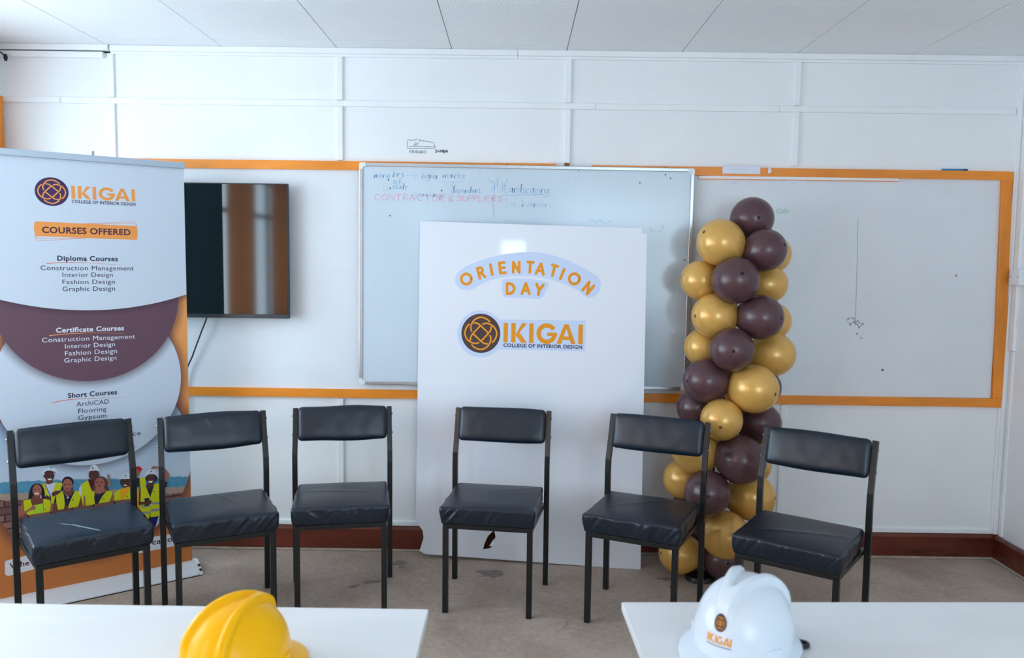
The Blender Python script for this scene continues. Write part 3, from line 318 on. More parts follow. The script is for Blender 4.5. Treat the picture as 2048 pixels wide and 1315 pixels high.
# ------------------------------------------------------------------ the room
def floor_material():
    m = bpy.data.materials.new('worn_cement_floor'); m.use_nodes = True; nt = m.node_tree; N = nt.nodes; L = nt.links; b = N['Principled BSDF']
    tc = N.new('ShaderNodeTexCoord')
    def nz(scale, det, rough=.6, st=(1,1,1), dist=0):
        mp = N.new('ShaderNodeMapping'); mp.inputs['Scale'].default_value = st; L.new(tc.outputs['Object'], mp.inputs['Vector'])
        n = N.new('ShaderNodeTexNoise'); n.inputs['Scale'].default_value = scale; n.inputs['Detail'].default_value = det; n.inputs['Roughness'].default_value = rough; n.inputs['Distortion'].default_value = dist
        L.new(mp.outputs[0], n.inputs['Vector']); return n.outputs['Fac']
    def ramp(f, stops):
        r = N.new('ShaderNodeValToRGB'); e = r.color_ramp.elements
        e[0].position, e[0].color = stops[0]; e[1].position, e[1].color = stops[-1]
        for p, c in stops[1:-1]: q = e.new(p); q.color = c
        L.new(f, r.inputs['Fac']); return r.outputs['Color']
    def mix(a, b_, f, mode='MIX'):
        x = N.new('ShaderNodeMix'); x.data_type = 'RGBA'; x.blend_type = mode
        if isinstance(f, float): x.inputs['Factor'].default_value = f
        else: L.new(f, x.inputs['Factor'])
        L.new(a, x.inputs['A'])
        if isinstance(b_, tuple): x.inputs['B'].default_value = b_
        else: L.new(b_, x.inputs['B'])
        return x.outputs['Result']
    base = ramp(nz(2.2, 6), [(.3, lin(158,140,126)), (.52, lin(180,162,148)), (.72, lin(194,177,163))])
    fine = ramp(nz(38, 5, .7), [(.35, (.82,.82,.82,1)), (.65, (1.1,1.1,1.1,1))])
    c = mix(base, fine, .8, 'MULTIPLY')
    scr = ramp(nz(9, 8, .75, (1,.35,1), 1.5), [(.62, (0,0,0,1)), (.68, (1,1,1,1))])
    c = mix(c, lin(198,182,166), mix(scr, (0,0,0,1), .72))
    drk = ramp(nz(5.5, 7, .7, (.6,1.3,1), .8), [(.66, (0,0,0,1)), (.74, (1,1,1,1))])
    c = mix(c, lin(112,98,92), mix(drk, (0,0,0,1), .45))
    L.new(c, b.inputs['Base Color']); b.inputs['Roughness'].default_value = .62; b.inputs['Specular IOR Level'].default_value = .3
    bp = N.new('ShaderNodeBump'); bp.inputs['Strength'].default_value = .25; bp.inputs['Distance'].default_value = .002; L.new(nz(60,6,.7), bp.inputs['Height']); L.new(bp.outputs[0], b.inputs['Normal'])
    return m
M_FLOOR = floor_material()
M_SCUFF = mat('dark_floor_scuff', (134,122,116), .6, .3, var=.3, vscale=40)
struct(box('floor', (XL-.2, YR-.2, -.1), (XR+.2, .1, 0), M_FLOOR), 'worn brown-grey cement floor')
M_CREV = mat('cement_lip', (176,160,144), .7, .2, var=.25, vscale=14)

# back wall with battens
wall = struct(box('wall_back', (XL-.2, 0, 0), (XR+.2, .12, H+.1), M_WALL), 'white painted panel wall with thin battens')
BX = [-2.1718+1.22*k for k in range(4)]
def wpart(name, a, b, m=M_TRIMW, bev=.003, parent=wall): return box(name, a, b, m, parent, bev)
for k, x in enumerate(BX):
    d = (.004, .004, .003, .002)[k]
    wpart('batten', (x-.016+d, -.014, 2.462), (x+.016+d, .002, 2.688)); wpart('batten', (x-.016+d, -.014, 2.145), (x+.016+d, .002, 2.428))
for x in BX[1:]: wpart('batten', (x-.016, -.014, .165), (x+.016, .002, .85))
segs = [(-2.75, -2.44, 2.446, -.017), (-2.44, -1.70, 2.444, -.013), (-1.70, .42, 2.444, -.015), (.42, 1.40, 2.443, -.014), (1.40, 2.655, 2.443, -.016)]
for x0, x1, z, y in segs: wpart('rail', (x0, y, z-.016), (x1-.001, .002, z+.016))
for x0, x1 in ((-2.165, .0), (.001, XR)):
    wpart('cornice', (x0, -.026, 2.700), (x1, .002, H), bev=.004); wpart('cornice', (x0, -.016, 2.686), (x1, .002, 2.700), bev=.002)
wpart('cornice', (XL, -.030, 2.664), (-2.20, .002, 2.694), bev=.002)
wpart('gap', (XL, -.004, 2.6945), (-2.17, .001, 2.7005), M_BLACK, 0)
wpart('cornice', (XL, -.034, 2.701), (-2.17, .002, H), bev=.002)
wpart('skirting_bead', (XL, -.012, .1375), (XR, .002, .163), bev=.003)
wpart('corner_strip', (2.664, -.018, .163), (XR, .002, 2.69), bev=.002)
# framed painted board area on the wall
wpart('painted_panel', (-2.10, -.007, .90), (2.62, .001, 2.10), M_BOARDW, .002)
def rail(name, p0, p1, w, y0, y1, m, label):
    x0, z0 = p0; x1, z1 = p1; mb = MB(); n = max(2, int(abs(x1-x0)+abs(z1-z0))*4)
    horiz = abs(x1-x0) > abs(z1-z0); A = []; B = []
    for i in range(n+1):
        t = i/n; x = x0+(x1-x0)*t; z = z0+(z1-z0)*t; j = .0016*noise.noise((x*3, z*3, 5)); k = .0016*noise.noise((x*3, z*3, 9))
        if horiz: A.append((x, y0, z+w/2+j)); B.append((x, y0, z-w/2+k))
        else: A.append((x-w/2+j, y0, z)); B.append((x+w/2+k, y0, z))
    mb.prism(A+B[::-1], (0, y1-y0, 0)); o = mb.build(name, m, None, bevel=.003); return struct(o, label)
OL = 'orange painted wooden rail framing the wall board'
rail('trim_1', (-2.155, 2.1165), (.212, 2.1165), .047, .0, -.022, M_ORANGE, 'upper orange rail running left from the whiteboard top')
rail('trim_2', (.405, 2.112), (2.66, 2.105), .045, .0, -.022, M_ORANGE, 'upper orange rail running right to the wall corner')
rail('trim_3', (-2.155, .884), (2.682, .876), .048, .0, -.022, M_ORANGE, 'lower orange rail beneath the whiteboard')
rail('trim_4', (2.628, 2.086), (2.655, .90), .058, .0, -.024, M_ORANGEV, 'upright orange post at the right end of the frame')
rail('trim_5', (-2.125, 2.092), (-2.125, .908), .055, .0, -.024, M_ORANGEV, 'upright orange post at the left end behind the banner')
wpart('filler_strip', (.98, -.016, 2.071), (2.05, .0, 2.087), M_TRIMW, .001); wpart('filler_edge', (.98, -.0165, 2.068), (2.05, .0, 2.071), M_ORANGE, 0)
wpart('batten_stub', (.258, -.016, 2.128), (.284, .002, 2.1445), mat('raw_wood', (150,92,60), .6, .3), .001)
# pencil drawings and marks on the wall
F = Film((0, -.0006, 0), (1,0,0), (0,0,1), (0,-1,0))
for p in D_shoe: F.stroke(catmull(p, 5), .0026, M_INK['pencil'], 0)
hand(F, 'FRANKO', *D_franko, M_INK['pencil'], 0, .003); hand(F, 'SAMBA', *D_samba, M_INK['dark'], 0, .003)
o = F.build('shoe_sketch', wall); o['label'] = 'pencil sketch of a trainer with lettering'
F = Film((0, -.0076, 0), (1,0,0), (0,0,1), (0,-1,0))
for p in D_knots[:-1]: F.stroke(catmull(p, 5), .0026, M_INK['dark'], 0)
F.stroke(D_knots[-1], .0016, M_INK['pencil'], 0)
hand(F, 'IGAI', *D_igai, M_INK['green'], 0, .003)
F.ell(2.0208, 1.0487, .006, .007, mat('brown_spot', (96,56,40), .7, .2), 0, 10); F.poly([(2.386,1.562),(2.400,1.562),(2.400,1.576),(2.386,1.576)], mat('beige_spot', (176,160,156), .7, .2), 0)
for i in range(26):
    x = random.uniform(1.05, 2.55); z = random.uniform(1.0, 2.0); l = random.uniform(.008, .05); a = random.uniform(-.5, .5)
    F.stroke([(x, z), (x+l*math.cos(a), z+l*math.sin(a))], .0012, M_INK['bl3'], 0)
o = F.build('scribbles', wall); o['kind'] = 'stuff'; o['label'] = 'faint pencil scribbles on the painted panel'

# baseboards and floor lip
def skirt(name, path, label):
    mb = MB()
    (x0, y0), (x1, y1) = path; d = Vector((x1-x0, y1-y0, 0)); nrm = Vector((d.y, -d.x, 0)).normalized()
    o = Vector((x0, y0, 0)); prof = [(0,0),(.022,0),(.022,.118),(.012,.1345),(0,.1345)]
    mb.prism([o+nrm*a+Vector((0,0,b+.001)) for a, b in prof], d); s_ = mb.build(name, M_SKIRT, None, bevel=.002); return struct(s_, label)
skirt('baseboard_back', ((XL, -.001), (XR, -.001)), 'red-brown stained baseboard along the white wall')
skirt('baseboard_right', ((XR-.001, -.024), (XR-.001, YR)), 'red-brown stained baseboard along the side wall')
struct(box('trim_6', (XL, -.040, 0), (XR-.023, -.0235, .012), M_CREV, None, .004), 'cement lip on the floor at the baseboard foot')
struct(box('trim_7', (XR-.040, YR, 0), (XR-.0235, -.0405, .012), M_CREV, None, .004), 'cement lip on the floor along the side wall')
# floor scuffs
F = Film((0, 0, .0006), (1,0,0), (0,1,0), (0,0,1))
def blot(cx, cy, rx, ry, rot, m, seed):
    pts = []
    for k in range(26):
        a = 2*PI*k/26; r = 1+.55*noise.noise((math.cos(a)*1.7+seed, math.sin(a)*1.7, seed))+.35*noise.noise((math.cos(a)*5, math.sin(a)*5+seed, 3))
        x, y = rx*r*math.cos(a), ry*r*math.sin(a); pts.append((cx+x*math.cos(rot)-y*math.sin(rot), cy+x*math.sin(rot)+y*math.cos(rot)))
    F.poly(pts, m, 0)
M_PALE = mat('pale_floor_chip', (206,190,172), .7, .2)
for i, (x, y, rx, ry, r) in enumerate([(-.60,-.21,.045,.03,.6),(-.575,-.26,.02,.014,.2),(-.66,-.24,.02,.02,1.2),(-.70,-.46,.07,.018,.15),(-.78,-.52,.03,.016,.6),(-.11,-.33,.06,.05,.2),(.80,-.37,.05,.025,.1),(.82,-.46,.03,.014,.5)]): blot(x, y, rx, ry, r, M_SCUFF, i*3.1+1)
for i in range(40):
    blot(random.uniform(-1.5, -.4) if i < 30 else random.uniform(-2, 2.4), -.06-abs(random.gauss(0,.16)), random.uniform(.003,.012), random.uniform(.002,.006), random.uniform(-.4,.4), M_PALE, i+.37)
for i in range(30):
    x = random.uniform(-.2, 2.3); y = random.uniform(-1.6, -.2); a = random.uniform(0, PI); l = random.uniform(.02, .08)
    F.stroke(catmull([(x, y), (x+l*math.cos(a), y+l*math.sin(a)), (x+2*l*math.cos(a+.3), y+2*l*math.sin(a+.3))], 3), .0015, M_SCUFF, .0001)
F.ell(-.93, -.30, .006, .004, PR['red'], 0, 8); F.ell(.30, -.95, .005, .003, PR['red'], 0, 8)
fl = F.build('scuff_marks', bpy.data.objects['floor']); fl['kind'] = 'stuff'; fl['label'] = 'dark and pale scuffs worn into the cement'

# side and rear walls with window openings
def wall_with_openings(name, along, const, out, lo, hi, wins, label):
    mb = MB(); t = .14*out
    def B(a0, a1, z0, z1):
        if along == 'y': mb.box((const, a0, z0), (const+t, a1, z1))
        else: mb.box((a0, const, z0), (a1, const+t, z1))
    ws = sorted(wins); cur = lo
    for a0, a1, z0, z1 in ws: B(cur, a0, 0, H+.1); B(a0, a1, 0, z0); B(a0, a1, z1, H+.1); cur = a1
    B(cur, hi, 0, H+.1); return struct(mb.build(name, M_WALL), label)
wall_with_openings('wall_left', 'y', XL, -1, YR-.14, 0, WIN_L, 'white side wall with windows')
wr = wall_with_openings('wall_right', 'y', XR, 1, YR-.14, 0, [], 'white side wall with trunking and switch boxes')
wall_with_openings('wall_rear', 'x', YR, -1, XL, XR, WIN_B, 'white rear wall with windows')
M_GLASS = bpy.data.materials.new('window_glass'); M_GLASS.use_nodes = True
nt = M_GLASS.node_tree; nt.nodes.remove(nt.nodes['Principled BSDF']); tr = nt.nodes.new('ShaderNodeBsdfTransparent'); gl = nt.nodes.new('ShaderNodeBsdfGlossy'); gl.inputs['Roughness'].default_value = .02
mx = nt.nodes.new('ShaderNodeMixShader'); mx.inputs[0].default_value = .06; nt.links.new(tr.outputs[0], mx.inputs[1]); nt.links.new(gl.outputs[0], mx.inputs[2]); nt.links.new(mx.outputs[0], nt.nodes['Material Output'].inputs['Surface'])
M_WFR = mat('dark_window_frame', (70,70,72), .45, .4)
def window(i, along, const, out, a0, a1, z0, z1, nm, mfr, label):
    root = struct(empty('window_%d' % i), label)
    def B(nm_, p0, p1, q0, q1, d0, d1, m):
        mb = MB()
        if along == 'y': mb.box((const+out*d0, p0, q0), (const+out*d1, p1, q1))
        else: mb.box((p0, const+out*d0, q0), (p1, const+out*d1, q1))
        return mb.build(nm_, m, root)
    fw = .05 if z1-z0 > .6 else .02
    B('frame', a0, a0+fw, z0, z1, .03, .09, mfr); B('frame', a1-fw, a1, z0, z1, .03, .09, mfr); B('frame', a0, a1, z0, z0+fw, .031, .089, mfr); B('frame', a0, a1, z1-fw, z1, .031, .089, mfr)
    zt = z1-.42 if z1-z0 > .6 else z0+.06; B('transom', a0, a1, zt-.022, zt+.022, .04, .08, mfr)
    for k in range(1, nm): c = a0+(a1-a0)*k/nm; B('mullion', c-.022, c+.022, z0, z1, .041, .079, mfr)
    for k in range(nm):
        p0 = a0+(a1-a0)*k/nm; p1 = a0+(a1-a0)*(k+1)/nm
        B('pane', p0, p1, z0, zt, .058, .062, M_GLASS); B('pane', p0, p1, zt, z1, .058, .062, M_GLASS)
for i, w in enumerate(WIN_L): window(i+1, 'y', XL, -1, *w, 3, M_WFR if i else M_ORANGEV, 'tall window in the left side wall')
for i, w in enumerate(WIN_B): window(i+3, 'x', YR, -1, *w, 1+i, M_WFR, ('small high vent window in the rear wall', 'wide window in the rear wall')[i])
mb = MB()        # orange architrave of the first window
mb.box((XL, -.085, .80), (XL+.03, -.03, 2.455)); mb.box((XL, -2.80, 2.50), (XL+.028, -.085, 2.55)); mb.box((XL, -2.80, .80), (XL+.028, -.085, .85))
struct(mb.build('trim_8', M_ORANGEV, None, bevel=.002), 'orange painted window surround on the side wall')
# curtains on the side wall: seen mirrored in the television
def cloth_mat(name, rgb, trans):
    m = bpy.data.materials.new(name); m.use_nodes = True; nt = m.node_tree; nt.nodes.remove(nt.nodes['Principled BSDF'])
    d = nt.nodes.new('ShaderNodeBsdfDiffuse'); t = nt.nodes.new('ShaderNodeBsdfTranslucent'); x = nt.nodes.new('ShaderNodeMixShader'); x.inputs[0].default_value = trans
    d.inputs['Color'].default_value = lin(*rgb); t.inputs['Color'].default_value = lin(*rgb)
    nt.links.new(d.outputs[0], x.inputs[1]); nt.links.new(t.outputs[0], x.inputs[2]); nt.links.new(x.outputs[0], nt.nodes['Material Output'].inputs['Surface']); return m
M_CUR_O = cloth_mat('orange_curtain_cloth', (226,136,54), .55)
def curtain(along, const, a0, a1, z0, z1, m, amp, per, label, name='curtain', gather=0):
    n = int((a1-a0)/per*14)+2; mb = MB(); rows = 14
    for j in range(rows+1):
        z = z0+(z1-z0)*j/rows
        for i in range(n+1):
            t = i/n; a = a0+(a1-a0)*t; a += gather*(1-j/rows)**1.5*(t)
            c = const+amp*(math.sin(2*PI*a/per)+.35*math.sin(2*PI*a/per*1.7+1+z*.3))
            mb.v.append((c, a, z) if along == 'y' else (a, c, z))
    for j in range(rows):
        for i in range(n): mb.f.append((j*(n+1)+i, j*(n+1)+i+1, (j+1)*(n+1)+i+1, (j+1)*(n+1)+i)); mb.m.append(0)
    o = mb.build(name, m, None, smooth=True)
    return tag(o, label, 'curtain')
curtain('y', XL+.10, -4.04, -3.26, .12, 2.55, M_CUR_O, .025, .19, 'orange curtain mirrored in the middle of the television screen')
curtain('y', XL+.10, -5.75, -4.50, .12, 2.55, M_CUR_O, .025, .19, 'orange curtain mirrored at the right edge of the television screen')

# right wall fittings
def boxw(name, a, b, parent, m=M_PLASTW, bev=.003): return box(name, a, b, m, parent, bev)
boxw('trunking', (XR-.018, -.075, 1.17), (XR+.001, -.035, 2.69), wr, M_TRIMW); boxw('trunking', (XR-.010, -.068, .14), (XR+.001, -.045, 1.168), wr, M_TRIMW, .002)
boxw('corner_post', (XR-.026, -.030, .14), (XR+.001, -.001, 2.73), wr, M_TRIMW, .002); boxw('trunking', (XR-.020, -.9, 2.66), (XR+.001, -.076, 2.70), wr, M_TRIMW)
sw = empty('wall_switch_box', (XR-.019, -.09, 1.567)); tag(sw, 'white blank switch box on the trunking at the right edge', 'switch')
mb = MB(); mb.box((-.026, -.046, -.044), (.018, .046, .044)); mb.build('cover', M_PLASTW, sw, bevel=.005)
for y in (-.03, .03):
    mb = MB(); mb.tube([(-.0275, y, 0), (-.0245, y, 0)], .0035, 8); mb.build('screw', M_CHROME, sw)
s2 = empty('wall_socket', (XR-.001, -.22, 1.333)); tag(s2, 'white wall socket below the switch box at the right edge', 'socket')
mb = MB(); mb.box((-.014, -.062, -.042), (0, .062, .042)); mb.build('cover', M_PLASTW, s2, bevel=.004)
mb = MB(); mb.tube([(-.0155, .045, 0), (-.013, .045, 0)], .0035, 8); mb.build('screw', M_PLASTB, s2)
# ceiling with perforated tiles
def tile_material():
    m = bpy.data.materials.new('perforated_ceiling_board'); m.use_nodes = True; nt = m.node_tree; N = nt.nodes; L = nt.links; b = N['Principled BSDF']
    tc = N.new('ShaderNodeTexCoord'); mp = N.new('ShaderNodeMapping'); mp.inputs['Rotation'].default_value = (0, 0, PI/4); mp.inputs['Scale'].default_value = (72, 72, 72); L.new(tc.outputs['Object'], mp.inputs['Vector'])
    fr = N.new('ShaderNodeVectorMath'); fr.operation = 'FRACTION'; L.new(mp.outputs[0], fr.inputs[0])
    sp = N.new('ShaderNodeSeparateXYZ'); L.new(fr.outputs[0], sp.inputs[0])
    def mth(op, a, b_):
        n = N.new('ShaderNodeMath'); n.operation = op
        for i, q in enumerate((a, b_)):
            if isinstance(q, (int, float)): n.inputs[i].default_value = q
            else: L.new(q, n.inputs[i])
        return n.outputs[0]
    dx = mth('SUBTRACT', sp.outputs[0], .5); dy = mth('SUBTRACT', sp.outputs[1], .5); r2_ = mth('ADD', mth('MULTIPLY', dx, dx), mth('MULTIPLY', dy, dy))
    hole = mth('LESS_THAN', r2_, .045)
    x = N.new('ShaderNodeMix'); x.data_type = 'RGBA'; L.new(hole, x.inputs['Factor'])
    nz = N.new('ShaderNodeTexNoise'); nz.inputs['Scale'].default_value = 1.7; nz.inputs['Detail'].default_value = 5; L.new(tc.outputs['Object'], nz.inputs['Vector'])
    cr = N.new('ShaderNodeValToRGB'); cr.color_ramp.elements[0].position = .3; cr.color_ramp.elements[0].color = lin(240,243,246); cr.color_ramp.elements[1].position = .7; cr.color_ramp.elements[1].color = lin(250,251,252); L.new(nz.outputs['Fac'], cr.inputs['Fac'])
    L.new(cr.outputs[0], x.inputs['A']); x.inputs['B'].default_value = lin(206,211,217); L.new(x.outputs['Result'], b.inputs['Base Color'])
    b.inputs['Roughness'].default_value = .6; bp = N.new('ShaderNodeBump'); bp.inputs['Strength'].default_value = .6; bp.inputs['Distance'].default_value = .003; bp.invert = True; L.new(hole, bp.inputs['Height']); L.new(bp.outputs[0], b.inputs['Normal'])
    return m
M_TILE = tile_material()
ceil = struct(box('ceiling', (XL-.2, YR-.2, H+.012), (XR+.2, .1, H+.1), mat('ceiling_void_paint', (205,208,212), .7, .2)), 'white perforated board ceiling')
TX0 = -2.1807; meshes = {}
def tile(x0, x1, y0, y1):
    k = (round(x1-x0,3), round(y1-y0,3))
    if k not in meshes:
        mb = MB(); w, d = k; mb.box((.0025, .0025, 0), (w-.0025, d-.0025, .012)); o = mb.build('ceiling_tile', M_TILE); meshes[k] = o.data; bpy.data.objects.remove(o)
    o = bpy.data.objects.new('ceiling_tile', meshes[k]); COL.objects.link(o); o.parent = ceil; o.location = (x0, y0, H+random.uniform(0,.0012))
rows = [(-.16, 0)]+[(-.16-.61*(k+1), -.16-.61*k) for k in range(13)]
for y0, y1 in rows:
    for c in range(-1, 9):
        x0 = max(XL, TX0+.61*c); x1 = min(XR, TX0+.61*(c+1))
        if x1-x0 > .02 and y1 > YR: tile(x0, x1, max(y0, YR), y1)
mb = MB(); mb.tube(catmull([(-2.762, -.05, 2.705), (-2.745, -.055, 2.69), (-2.72, -.05, 2.675), (-2.705, -.045, 2.655)], 5), .004, 8)
for p in [(-2.704, -.045, 2.654)]: mb.tube([(p[0], p[1], p[2]+.016), p, (p[0], p[1], p[2]-.018)], [.006, .011, .006], 10)
tag(mb.build('cable_end', M_PLASTB, None, smooth=True), 'short black cable end hanging in the top left ceiling corner', 'cable')
# ------------------------------------------------------------------ chairs
def make_chair(x, y, a, seed, label, worn=False, marks=None):
    root = empty('padded_chair', (x, y, 0), a); tag(root, label, 'chair', 'black padded chairs in an arc')
    Wf, Wr, D, zt, wt = .194, .232, .389, .8705, .231
    mats = [M_BLACKST, M_BROWNST]
    for s in (-1, 1):
        mb = MB(); mb.sweep([(s*Wf, -D/2, 0), (s*Wf, -D/2, .418)], .025, .025); mb.build('leg', M_BLACKST, root, bevel=.002)
        mb = MB(); mb.sweep([(s*Wr, D/2, 0), (s*Wr, D/2-.004, .30), (s*Wr, D/2-.008, .60), (s*Wr, D/2-.004, .655), (s*wt, D/2+.022, .74), (s*wt, D/2+.062, zt)], .025, .025, mlist=[0,0,0,1 if worn else 0,1 if worn else 0])
        lg = mb.build('leg', mats, root, bevel=.002)
        for z, yy in ((.745, .024), (.835, .050)):
            mb = MB(); q = Vector((s*(wt+.0125), D/2+yy, z)); mb.tube([q, q+Vector((s*.003,0,0)), q+Vector((s*.005,0,0))], [.007,.0065,.003], 10); mb.build('bolt', M_CHROME, lg, smooth=True)
    mb = MB(); mb.box((-Wf, -D/2-.0115, .398), (Wf, -D/2+.0115, .4185)); mb.box((-Wr, D/2-.018, .398), (Wr, D/2+.002, .4185))
    for s in (-1, 1): mb.sweep([(s*(Wf+.002), -D/2, .408), (s*(Wr-.018), D/2, .408)], .02, .02)
    mb.build('seat_frame', M_BLACKST, root, bevel=.0015)
    rs = random.Random(seed); ph = [rs.uniform(0, 6) for _ in range(8)]
    w, d, h = .436, .408, .086
    def fs(p):
        q = p.copy(); tx = max(0, 1-(2*p.x/w)**4); ty = max(0, 1-(2*p.y/d)**4)
        if p.z > h/2-.02: q.z += .006*tx*ty+.0022*noise.noise((p.x*7+seed, p.y*7, 0))*tx
        top = (p.z+h/2)/h                        # 0 bottom, 1 top
        front = max(0, (-p.y-d/2+.03)/.03); side = max(0, (abs(p.x)-w/2+.03)/.03)
        sk = 1.1*math.sin(p.x*4+seed*2.1); cx_ = p.x+sk*p.z
        wob = 1-2.4*abs(noise.noise((cx_*26+seed*3, (p.z-p.x)*4, seed))); wob2 = 1-2.4*abs(noise.noise(((p.x-.8*p.z)*48+seed, (p.z+p.x)*5, seed+9)))
        amp = .0060*math.sin(PI*min(1, max(0, top)))**.7*max(0, .6+.9*noise.noise((p.x*7, seed, 3)))+.0008
        q.y -= front*(wob*amp+wob2*amp*.6)+front*.004*math.sin(PI*top)
        q.x += math.copysign(1, p.x)*side*(.006*noise.noise((p.y*16+seed, p.z*22, 4))+.003*math.sin(PI*top))
        sc = 1-.03*(1-top); q.x *= sc
        if p.y < 0: q.y += .014*(1-top)*(-2*p.y/d)
        if p.y > d/2-.06: q.x *= .985
        # long diagonal fold on the top
        f = (p.x*math.cos(ph[0])+p.y*math.sin(ph[0]))-.06*math.sin(ph[1]); q.z += .0035*math.exp(-(f/.012)**2)*tx*ty*(.5+.5*math.sin(ph[2]+(p.x-p.y)*9))*(p.z > 0)
        return q
    mb = rbox(w, d, h, .011, (84, 40, 18), fs); s_ = mb.build('seat', M_LEATHER, root, smooth=True); s_.location = (0, -.022, .418+h/2+.001)
    bw, bd, bh = .438, .050, .172
    def fb(p):
        q = p.copy(); u = 2*p.x/bw; t = 2*p.z/bh
        q.y *= .72+.36*max(0, 1-u**6)*max(0, 1-abs(t)**4)
        q.y += .0016*noise.noise((p.x*18+seed, p.z*18, 2))
        q.z += (.003*noise.noise((p.x*6+seed, 1, 2))+.0025*math.cos(u*PI))*(abs(t))*math.copysign(1, t); q.x -= .004*math.copysign(1, p.x)*(abs(t)**4)*(abs(u) > .8)
        return q
    mb = rbox(bw, bd, bh, .018, (40, 8, 18), fb); b_ = mb.build('backrest', M_LEATHER, root, smooth=True)
    b_.location = (0, D/2+.027, .797); b_.rotation_euler = (-.26, 0, rs.uniform(-.006, .006))
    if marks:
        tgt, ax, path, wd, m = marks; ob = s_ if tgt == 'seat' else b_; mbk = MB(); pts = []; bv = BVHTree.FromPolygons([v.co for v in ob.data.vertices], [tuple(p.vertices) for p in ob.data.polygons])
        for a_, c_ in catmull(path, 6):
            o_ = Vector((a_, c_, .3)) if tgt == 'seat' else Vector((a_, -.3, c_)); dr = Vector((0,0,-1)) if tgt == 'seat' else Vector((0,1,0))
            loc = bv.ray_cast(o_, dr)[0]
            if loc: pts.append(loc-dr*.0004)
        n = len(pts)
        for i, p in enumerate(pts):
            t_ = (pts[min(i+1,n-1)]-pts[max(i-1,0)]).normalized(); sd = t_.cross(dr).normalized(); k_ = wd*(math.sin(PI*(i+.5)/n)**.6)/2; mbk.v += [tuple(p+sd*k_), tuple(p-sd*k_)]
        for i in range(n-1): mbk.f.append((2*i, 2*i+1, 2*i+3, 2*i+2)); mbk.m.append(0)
        mbk.build('highlight_or_mark', m, ob)  # on a seat: painted fold highlight; on a backrest: a real mark
    return root
CH = [(-1.7993,-1.0688,.665,'black padded chair at the far left, in front of the roll-up banner',0),
 (-1.3188,-.8191,.4718,'black padded chair second from the left, overlapping the banner edge',0),
 (-.813,-.62,.1883,'black padded chair third from the left, just left of the orientation board',0),
 (-.0835,-.6199,-.1343,'black padded chair with worn brown posts standing before the orientation board',1),
 (.6025,-.7731,-.426,'black padded chair second from the right, beside the balloon column',0),
 (1.2159,-1.0605,-.607,'black padded chair at the far right, behind the white hard hat',0)]
MK = {0: ('seat', 0, [(-.092,.017),(-.047,-.047),(.003,-.128),(.026,-.165)], .011, mat('pale_fold_highlight', (120,134,146), .4, .4)), 1: ('back', 0, [(-.040,.062),(-.030,.056),(-.036,.046),(-.026,.038),(-.018,.030),(-.024,.022),(-.032,.028)], .004, mat('dry_glue_mark', (92,94,92), .6, .3))}  # seat streak is a fold's highlight, painted in as pale colour
for i, (x, y, a, lb, wn) in enumerate(CH): make_chair(x, y, a, i*1.7+.6, lb, wn, MK.get(i))

